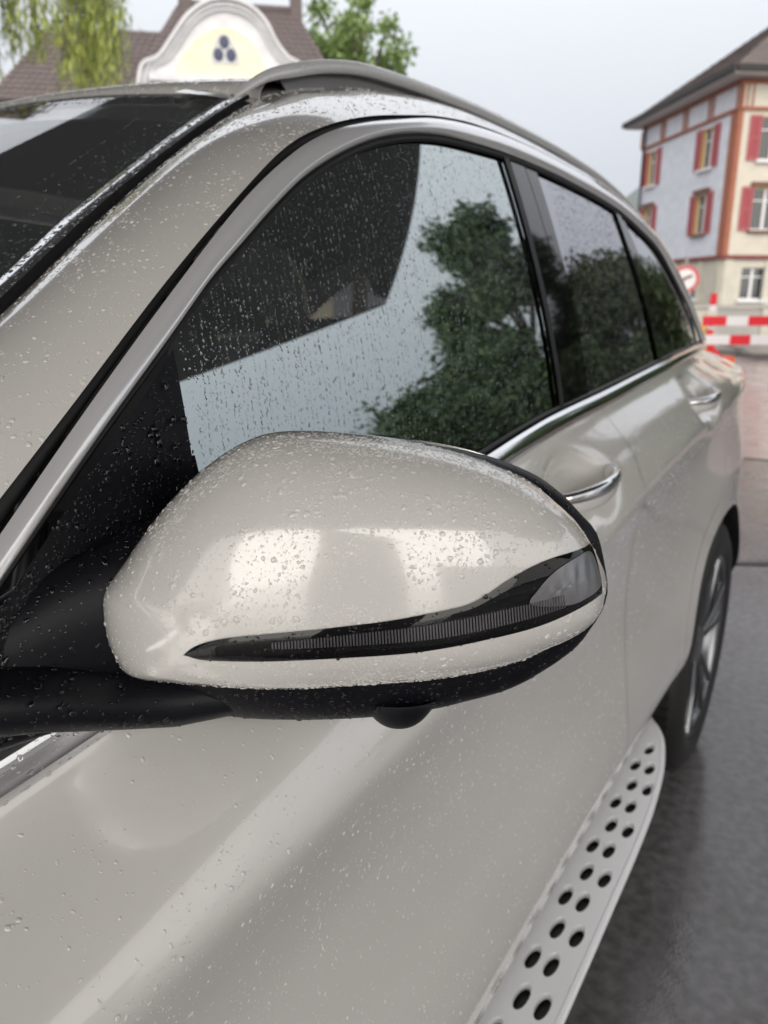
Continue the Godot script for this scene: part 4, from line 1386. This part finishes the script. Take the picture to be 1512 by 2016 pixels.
func windscreen(t: Node3D) -> void:
	var g := obj("windscreen", grid(func(u: float, v: float) -> Vector3:
		var y := lerpf(1.0, 1.566, v)
		var x := lerpf(-1.0, 1.0, u) * glass_edge(minf(y, 1.519))
		return wind_pt(x, minf(y, lerpf(y, header_y(x), v * v * v * v))) , 60, 40, Vector3(0, 1, 0.6)), M.clear, t)
	# roof edge above the glass: a rounded lip that runs into the roof panel
	var lip := obj("roof_front_edge", grid(func(u: float, v: float) -> Vector3:
		var x := lerpf(-0.575, 0.575, u)
		var p := wind_pt(x, header_y(x))
		var s0 := -p.z
		var r := roof_at(x / 0.585, 1.435, 0.0)
		var a := Vector3(x, p.y + 0.0005, p.z)
		var b := Vector3(x, maxf(p.y, r.y - 0.003) + 0.006, p.z - 0.006)
		return a.lerp(b, v).lerp(b.lerp(r, v), v), 60, 12, Vector3(0, 1, 0.3)), M.paint, t)
	rain(lip, func(u: float, v: float) -> Vector3:
		var x := lerpf(-0.1, 0.56, u)
		var p := wind_pt(x, header_y(x))
		var r := roof_at(x / 0.585, 1.435, 0.0)
		var b := Vector3(x, maxf(p.y, r.y - 0.003) + 0.006, p.z - 0.006)
		return p.lerp(b, v).lerp(b.lerp(r, v), v), 900, 0.0008, 0.003, Vector3(0, 1, 0.3), 0.4)
	obj("header_band", grid(func(u: float, v: float) -> Vector3:
		var x := lerpf(-0.52, 0.52, u)
		return wind_pt(x, header_y(x) - lerpf(0.0, 0.035, v)) + Vector3(0, -0.004, -0.004), 40, 4, Vector3(0, 1, 0.6)), M.gloss, g)
	# bright wet trim and black seal down the pillar
	for part in 2:
		var m := obj("pillar_moulding" if part == 0 else "pillar_seal", grid(func(u: float, v: float) -> Vector3:
			var s := lerpf(0.5, 1.365, u)
			var cy := sp(UP, s, 3, 1)
			var c := pt(sp(UP, s, 3, 2), cy, s)
			var gy := cy + 0.012 * smoothstep(1.36, 1.2, s)
			var a := wind_pt(glass_edge(gy), gy)
			var k := 0.8
			var p := a.lerp(c, lerpf(0.0, k, v)) if part == 0 else a.lerp(c, lerpf(k, 1.0, v))
			return p + Vector3(0.0, 0.87, 0.48) * moulding_rise(part, v), 100, 10, Vector3(0.2, 1, 0.6)), M.chrome if part == 0 else M.rubber, t)
		rain(m, func(u: float, v: float) -> Vector3:
			var s := lerpf(0.8, 1.36, u)
			var cy := sp(UP, s, 3, 1)
			var c := pt(sp(UP, s, 3, 2), cy, s)
			var gy := cy + 0.012 * smoothstep(1.36, 1.2, s)
			var a := wind_pt(glass_edge(gy), gy)
			var p := a.lerp(c, lerpf(0.0, 0.8, v)) if part == 0 else a.lerp(c, lerpf(0.8, 1.0, v))
			return p + Vector3(0.0, 0.87, 0.48) * moulding_rise(part, v), 900 if part == 0 else 300, 0.0006, 0.0024, Vector3(0.2, 1, 0.6), 0.45)
	rain(g, func(u: float, v: float) -> Vector3:
		var y := lerpf(1.28, 1.5, v)
		return wind_pt(glass_edge(y) - 0.005 - 0.06 * u * u, y), 420, 0.0005, 0.002, Vector3(0, 1, 0.6), 0.5)
	rain(g, func(u: float, v: float) -> Vector3:
		var x := lerpf(0.0, 0.5, u)
		return wind_pt(x, header_y(x) - 0.002 - 0.012 * v), 260, 0.0008, 0.0026, Vector3(0, 1, 0.6), 0.4)
	rain(g, func(u: float, v: float) -> Vector3:   # a line of drops left by the wiper
		var y := lerpf(1.27, 1.505, u)
		return wind_pt(glass_edge(y) - 0.085 + 0.02 * sin(y * 40.0) * 0.2 + 0.002 * v, y), 120, 0.0006, 0.0016, Vector3(0, 1, 0.6), 0.4)

func moulding_rise(part: int, v: float) -> float:
	return 0.005 * v + 0.001 * sin(v * PI) if part == 0 else 0.005 * (1.0 - v) - 0.0025 * sin(v * PI)

func mirror(t: Node3D) -> void:
	cap_polar = polar(CAP)
	shell_polar = polar(SHELL)
	cap_soft = softened(cap_polar, 120)
	var m := Node3D.new()
	m.name = "side_mirror"
	t.add_child(m)
	var cap := obj("housing_cap", cap_dome(), M.paint, m)
	obj("cap_edge", skirt(cap_polar, 0.0142, -0.03, 1.0, 0.985, 200), M.paint, m)
	var base := obj("housing_base", dome(shell_polar, -0.02, 0.04, 3.0, 0.5, 30, 160), M.plastic, m)
	obj("housing_back", skirt(shell_polar, -0.02, -0.085, 1.0, 0.9), M.plastic, m)
	obj("mirror_glass", dome(shell_polar, -0.08, 0.0, 2.0, 1.0, 6, 80), M.chrome, m).scale = Vector3.ONE
	# indicator lamp let into the cap
	var up := crom(LENS_UP, 10, false)
	var lo := crom(LENS_LO, 10, false)
	var lens := obj("indicator_lens", between(lo, up, 0.0008, 0.0012, 120, 12), M.gloss, m)
	var ru := crom(RIB_UP, 10, false)
	var rlo := crom(RIB_LO, 10, false)
	var st := begin()
	var n := 96
	for k in n:
		var u := (k + 0.5) / n
		var a := on_cap(along(rlo, u), 0.0026)
		var b := on_cap(along(ru, u), 0.0026)
		var w := (on_cap(along(rlo, minf(u + 0.004, 1.0)), 0.0026) - on_cap(along(rlo, maxf(u - 0.004, 0.0)), 0.0026)).normalized()
		var y := (b - a).normalized()
		var z := w.cross(y).normalized()
		box_to(st, (a + b) * 0.5, Vector3(0.0009, (b - a).length(), 0.0010), Basis(y.cross(z).normalized(), y, z))
	obj("light_guide_ribs", st.commit(), mat(lin(0.17, 0.165, 0.18), 0.25, 0.6), m)
	var bulb := PackedVector2Array()
	for q in crom(BULB, 6): bulb.append(q)
	var mid := Vector2.ZERO
	for q in bulb: mid += q / bulb.size()
	var P := PackedVector3Array()
	for j in 9:
		for i in bulb.size() + 1:
			var q := mid.lerp(bulb[i % bulb.size()], maxf(0.001, j / 8.0))
			P.append(on_cap(q, 0.0027 + 0.0004 * sin(q.x * 700.0) * (1.0 - pow(j / 8.0, 3.0))))
	obj("lamp_reflector", sheet(P, bulb.size(), 8, MN, true), mat(lin(0.27, 0.27, 0.29), 0.3, 0.6), m)
	# camera hump under the housing
	var h := begin()
	var cp := in_mirror(Vector2(0.033, -0.1), -0.022)
	obj("camera_hump", grid(func(u: float, v: float) -> Vector3:
		var an := TAU * u
		var r := lerpf(0.032, 0.0, v)
		var drop := 0.026 * (1.0 - smoothstep(0.0, 1.0, pow(r / 0.032, 1.6)))
		return cp + MA * cos(an) * r * 1.1 + MN * sin(an) * r - MB * (drop - 0.006), 36, 16, Vector3.DOWN), M.plastic, m)
	# arm from the door
	var pts := [Vector3(0.77, 1.088, -0.74), Vector3(0.80, 1.083, -0.795), Vector3(0.815, 1.074, -0.835), Vector3(0.823, 1.059, -0.875), Vector3(0.835, 1.045, -0.915), Vector3(0.87, 1.043, -0.965), Vector3(0.93, 1.045, -1.01)]
	var fp := [Vector3(0.765, 1.085, -0.74), Vector3(0.788, 1.088, -0.80), Vector3(0.808, 1.097, -0.86), Vector3(0.835, 1.103, -0.93), Vector3(0.87, 1.105, -0.985)]
	var fr := [0.02, 0.027, 0.044, 0.06, 0.05]
	var foot := obj("foot", tube([Vector3(0.765, 1.085, -0.74), Vector3(0.788, 1.088, -0.80), Vector3(0.808, 1.097, -0.86), Vector3(0.835, 1.103, -0.93), Vector3(0.87, 1.105, -0.985)], [0.014, 0.018, 0.024, 0.03, 0.03], [0.02, 0.027, 0.044, 0.06, 0.05], Vector3(0.7, 0, 0.7), 28), M.plastic, m)
	var arm := obj("arm", tube(pts, [0.026, 0.028, 0.03, 0.032, 0.034, 0.036, 0.03], [0.022, 0.021, 0.02, 0.02, 0.022, 0.02, 0.012], Vector3(0.6, 0, 0.8), 28), M.plastic, m)
	rain(cap, func(u: float, v: float) -> Vector3: return cap_drop(u, v, 1.0), 7000, 0.00048, 0.0019, MN, 0.34, 0.1, 0.1)
	rain(cap, func(u: float, v: float) -> Vector3: return cap_drop(0.05 + u * 0.42, 0.75 + 0.24 * v, 1.0), 1500, 0.0005, 0.0013, MN, 0.35, 0.1)
	rain(cap, func(u: float, v: float) -> Vector3: return cap_drop(u, v, 1.0), 5000, 0.0003, 0.0006, MN, 0.3)
	rain(base, func(u: float, v: float) -> Vector3:
		var an := TAU * u
		var r := sqrt(lerpf(0.4, 0.98, v))
		return in_mirror(Vector2(cos(an), sin(an)) * radius(shell_polar, an) * r, -0.02 + 0.04 * pow(1.0 - r * r * r, 0.5)), 1600, 0.0005, 0.0018, MN, 0.45)
	rain(arm, func(u: float, v: float) -> Vector3:
		var k := clampf(u, 0.15, 0.99) * (pts.size() - 1)
		var i := int(k)
		var c: Vector3 = pts[i].lerp(pts[i + 1], k - i)
		var tg: Vector3 = (pts[i + 1] - pts[i]).normalized()
		var ax := Vector3(0.6, 0, 0.8)
		var upw := ax.cross(tg).normalized()
		var sd := tg.cross(upw).normalized()
		if upw.y < 0.0: upw = -upw
		if sd.z < 0.0: sd = -sd
		var an := lerpf(-0.5, 1.9, v)
		return c + sd * cos(an) * 0.033 + upw * sin(an) * 0.0216, 420, 0.0006, 0.0022, Vector3(0.5, 0.4, 0.6), 0.4)
	rain(foot, func(u: float, v: float) -> Vector3:
		var k := clampf(u, 0.1, 0.8) * (fp.size() - 1)
		var i := int(k)
		var c: Vector3 = fp[i].lerp(fp[i + 1], k - i)
		var tg: Vector3 = (fp[i + 1] - fp[i]).normalized()
		var upw := Vector3(0.7, 0, 0.7).cross(tg).normalized()
		var sd := tg.cross(upw).normalized()
		if upw.y < 0.0: upw = -upw
		if sd.z < 0.0: sd = -sd
		var an := lerpf(-0.9, 1.6, v)
		return c + (sd * cos(an) * lerpf(0.0145, 0.031, u) + upw * sin(an) * lerpf(fr[i], fr[i + 1], k - i)) * 1.04, 900, 0.0006, 0.0024, Vector3(0.6, 0.2, 0.7), 0.4, 0.3)
	rain(lens, func(u: float, v: float) -> Vector3: return on_cap(along(lo, u).lerp(along(up, u), v), 0.002), 260, 0.0004, 0.0012, MN, 0.4)

func cap_drop(u: float, v: float, k: float) -> Vector3:
	var an := TAU * u
	var r := minf(sqrt(v) * k, 0.995)
	var q := Vector2(cos(an), sin(an)) * cap_radius(an, r)
	return in_mirror(q, 0.014 + 0.07 * pow(1.0 - pow(r, 2.8), 0.55))

func handles(t: Node3D) -> void:
	for h in [[1.56, 1.75, 1.028], [2.39, 2.57, 1.062]]:
		var s0: float = h[0]
		var s1: float = h[1]
		var y: float = h[2]
		var pts := []
		var ra := []
		var rb := []
		for k in 15:
			var u := k / 14.0
			var s := lerpf(s0, s1, u)
			var p := side(y - 0.004 + 0.014 * u, s0 if u < 0.5 else s1)
			var edge := lerpf(side(y, s0).x, side(y, s1).x, u)
			var lift := 0.036 * pow(sin(PI * u), 0.55) - 0.004
			pts.append(pt(edge + lift, y - 0.006 + 0.012 * u, s))
			ra.append(0.0075)
			rb.append(lerpf(0.013, 0.018, sin(PI * u)))
		var hd := obj("door_handle", tube(pts, ra, rb, Vector3(1, 0, 0), 18), M.paint, t)
		var cp := []
		for q in pts: cp.append(q + Vector3(0.003, 0.009, 0))
		obj("handle_strip", tube(cp, ra.map(func(r: float) -> float: return r * 0.9), rb.map(func(r: float) -> float: return r * 0.62), Vector3(1, 0, 0), 14), M.chrome, hd)

func running_board(t: Node3D) -> void:
	# outline in plan (x, s), rounded at the rear end, pierced by two staggered rows of oval holes
	var outline := crom([0.868, 0.35, 0.979, 0.35, 0.979, 0.8, 0.979, 1.4, 0.978, 1.62, 0.977, 1.76, 0.973, 1.9, 0.963, 2.02, 0.95, 2.1, 0.93, 2.175, 0.9, 2.225, 0.868, 2.24, 0.868, 2.0, 0.868, 1.5, 0.868, 0.9], 6)
	var comb := CSGCombiner3D.new()
	comb.name = "running_board"
	var pl := CSGPolygon3D.new()
	pl.name = "plate"
	pl.polygon = outline
	pl.depth = 0.012
	comb.add_child(pl)
	var cells := []
	for k in 13:
		var s := 2.037 - k * 0.14
		cells.append([0.909, s])
		cells.append([0.937, s + 0.001])
		if s - 0.07 > 0.4:
			cells.append([0.921, s - 0.07])
			cells.append([0.951, s - 0.07])
	cells.append([0.919, 2.109])
	for c in cells:
		var x: float = c[0]
		if c[1] > 1.93: x -= 0.0
		var cy := CSGCylinder3D.new()
		cy.name = "hole"
		cy.radius = 0.0098
		cy.height = 0.06
		cy.sides = 18
		cy.operation = CSGShape3D.OPERATION_SUBTRACTION
		cy.transform = Transform3D(Basis(Vector3(1, 0, 0), Vector3(0, 0, 1), Vector3(0, -2.5, 0)), Vector3(x, c[1], -0.006))
		comb.add_child(cy)
	# polygon lies in x-y with depth towards -z: turn so that y runs to the rear and the top faces up
	comb.transform = Transform3D(Basis(Vector3(1, 0, 0), Vector3(0, 0, -1), Vector3(0, 1, 0)), Vector3(0, 0.37, 0))
	comb.material_override = M.board
	t.add_child(comb)
	# rolled outer edge and the rubber under the holes
	var pts := []
	var rr := []
	for q in outline:
		if q.x > 0.885:
			pts.append(pt(q.x - 0.004, 0.363, q.y))
			rr.append(0.0078)
	obj("board_edge", tube(pts, rr, rr, Vector3.UP, 12), M.board, t)
	obj("board_tread", boxmesh(pt(0.92, 0.349, 1.2), Vector3(0.1, 0.008, 1.75)), M.rubber, t)
	var st := begin()
	for s in [0.6, 1.2, 1.75]: box_to(st, pt(0.86, 0.335, s), Vector3(0.2, 0.02, 0.05))
	obj("board_bracket", st.commit(), M.dark, t)

func lathe(profile: Array, seg: int) -> ArrayMesh:   # profile: [x, r] pairs, turned round the x axis
	var P := PackedVector3Array()
	for j in profile.size():
		for i in seg + 1:
			var a := TAU * i / seg
			P.append(Vector3(profile[j][0], sin(a) * profile[j][1], cos(a) * profile[j][1]))
	var m := sheet(P, seg, profile.size() - 1, Vector3.ZERO, true)
	return m

func turned(profile: Array, seg: int) -> ArrayMesh:
	var m := lathe(profile, seg)
	var arr := m.surface_get_arrays(0)
	var V: PackedVector3Array = arr[Mesh.ARRAY_VERTEX]
	var N: PackedVector3Array = arr[Mesh.ARRAY_NORMAL]
	var I: PackedInt32Array = arr[Mesh.ARRAY_INDEX]
	var k := 0.0
	for q in V.size(): k += N[q].dot(Vector3(0, V[q].y, V[q].z)) + N[q].x * (V[q].x)
	if k < 0.0:
		for q in N.size(): N[q] = -N[q]
		for q in I.size() / 3:
			var x := I[q * 3 + 1]
			I[q * 3 + 1] = I[q * 3 + 2]
			I[q * 3 + 2] = x
		m = arrays(V, N, I)
	return m

func wheel(t: Node3D) -> void:
	var w := Node3D.new()
	w.name = "rear_wheel"
	w.position = pt(0.81, WHEEL.y, WHEEL.x)
	t.add_child(w)
	obj("tyre", turned([[-0.11, 0.26], [-0.118, 0.3], [-0.105, 0.338], [-0.085, 0.352], [-0.03, 0.355], [0.03, 0.355], [0.085, 0.352], [0.106, 0.338], [0.119, 0.31], [0.121, 0.285], [0.114, 0.262], [0.104, 0.254]], 96), M.tyre, w)
	var st := begin()
	for k in 72:
		for j in 4:
			var a := TAU * (k + 0.25 * j) / 72
			box_to(st, Vector3(-0.072 + j * 0.048, sin(a) * 0.355, cos(a) * 0.355), Vector3(0.038, 0.008, 0.02), Basis(Vector3.RIGHT, -a + PI / 2))
	obj("tread_blocks", st.commit(), M.tyre, w).set_meta("kind", "stuff")
	obj("rim", turned([[0.106, 0.258], [0.112, 0.252], [0.104, 0.243], [0.09, 0.236], [0.02, 0.225], [-0.09, 0.222]], 72), M.alloy, w)
	obj("brake_disc", turned([[0.0, 0.17], [0.014, 0.168], [0.014, 0.06]], 48), M.steel, w)
	obj("hub", turned([[0.02, 0.075], [0.085, 0.07], [0.096, 0.05], [0.099, 0.03], [0.099, 0.001]], 32), M.alloy, w)
	for k in 5:
		for s in [-1, 1]:
			var a: float = TAU * (k + 0.32) / 5 + s * 0.12
			var b: float = TAU * (k + 0.32) / 5 + s * 0.22
			var p0 := Vector3(0.082, sin(a) * 0.055, cos(a) * 0.055)
			var p1 := Vector3(0.098, sin(b) * 0.243, cos(b) * 0.243)
			var pm := p0.lerp(p1, 0.5) + Vector3(0.006, 0, 0)
			obj("spoke", tube([p0, pm, p1], [0.016, 0.013, 0.016], [0.014, 0.011, 0.011], Vector3.RIGHT, 12), M.alloy, w)

func cabin(t: Node3D) -> void:
	# seen only faintly through the glass: head lining, dashboard, wheel, two seats, far windows
	obj("head_lining", grid(func(u: float, v: float) -> Vector3:
		var s := lerpf(1.45, 3.0, u)
		return roof_at(lerpf(-0.96, 0.96, v), s, u) + Vector3(0, -0.03, 0), 30, 12, Vector3.DOWN), M.cloth, t)
	obj("cabin_floor", boxmesh(pt(0, 0.45, 1.7), Vector3(1.5, 0.06, 2.8)), M.cloth, t)
	obj("dashboard", tube([pt(-0.76, 0.93, 0.68), pt(-0.3, 0.98, 0.6), pt(0.3, 0.98, 0.6), pt(0.76, 0.93, 0.68)], [0.2, 0.24, 0.24, 0.2], [0.1, 0.1, 0.1, 0.1], Vector3.FORWARD, 18), M.cloth, t)
	obj("door_lining", boxmesh(pt(0.76, 0.78, 1.5), Vector3(0.06, 0.6, 1.7)), M.cloth, t)
	obj("far_door_lining", boxmesh(pt(-0.76, 0.78, 1.5), Vector3(0.06, 0.6, 1.7)), M.cloth, t)
	var tr := TorusMesh.new()
	tr.inner_radius = 0.165
	tr.outer_radius = 0.195
	var sw := obj("steering_wheel", tr, M.trim, t)
	sw.transform = Transform3D(Basis(Vector3.RIGHT, deg_to_rad(62)), pt(0.38, 1.0, 0.98))
	for x in [0.38, -0.38]:
		var seat := obj("seat", tube([pt(x, 0.62, 1.3), pt(x, 0.66, 1.6), pt(x, 0.7, 1.82)], [0.24, 0.26, 0.24], [0.08, 0.09, 0.08], Vector3.RIGHT, 18), M.cloth, t)
		obj("backrest", tube([pt(x, 0.68, 1.8), pt(x, 0.95, 1.92), pt(x, 1.22, 2.02), pt(x, 1.27, 2.03)], [0.24, 0.26, 0.2, 0.1], [0.07, 0.08, 0.06, 0.03], Vector3.RIGHT, 18), M.cloth, seat)
		obj("headrest", tube([pt(x, 1.29, 2.02), pt(x, 1.36, 2.03), pt(x, 1.43, 2.05)], [0.09, 0.13, 0.09], [0.04, 0.055, 0.04], Vector3.RIGHT, 16), M.cloth, seat)
	obj("rear_bench", tube([pt(-0.62, 0.9, 2.75), pt(0, 0.92, 2.75), pt(0.62, 0.9, 2.75)], [0.3, 0.32, 0.3], [0.1, 0.1, 0.1], Vector3.UP, 16), M.cloth, t)
	obj("cabin_mirror", tube([pt(-0.1, 1.47, 1.12), pt(0.02, 1.475, 1.1), pt(0.13, 1.47, 1.12)], [0.012, 0.016, 0.012], [0.03, 0.035, 0.03], Vector3.FORWARD, 14), M.trim, t)
	# the far side above the belt
	for q in [[0.7, 1.66], [1.8, 2.9]]:
		obj("far_window", grid(func(u: float, v: float) -> Vector3:
			var s := lerpf(q[0], q[1], u)
			var y0 := sp(BT, s) - 0.01
			var p := G(lerpf(y0, maxf(sp(CI, s), y0), v), s, -0.006)
			return Vector3(-p.x, p.y, p.z), 30, 12, Vector3.LEFT), M.clear if q[0] < 1.0 else M.privacy, t)
	obj("far_roof_side", grid(func(u: float, v: float) -> Vector3:
		var p := roof_side(lerpf(0.56, 3.165, u), v)
		return Vector3(-p.x, p.y, p.z), 90, 8, Vector3(-0.5, 0.6, 0.3)), M.paint, t)
	obj("far_window_trim", grid(func(u: float, v: float) -> Vector3:
		var s := lerpf(0.6, 3.06, u)
		var p := G(lerpf(sp(CI, minf(s, 2.99)), sp(LO, s), v), s)
		return Vector3(-p.x, p.y, p.z), 90, 4, Vector3.LEFT), M.satin, t)
	obj("far_pillar", grid(func(u: float, v: float) -> Vector3:
		var s := lerpf(1.66, 1.8, u)
		var p := G(lerpf(sp(BT, s), sp(CI, s), v), s)
		return Vector3(-p.x, p.y, p.z), 4, 8, Vector3.LEFT), M.trim, t)
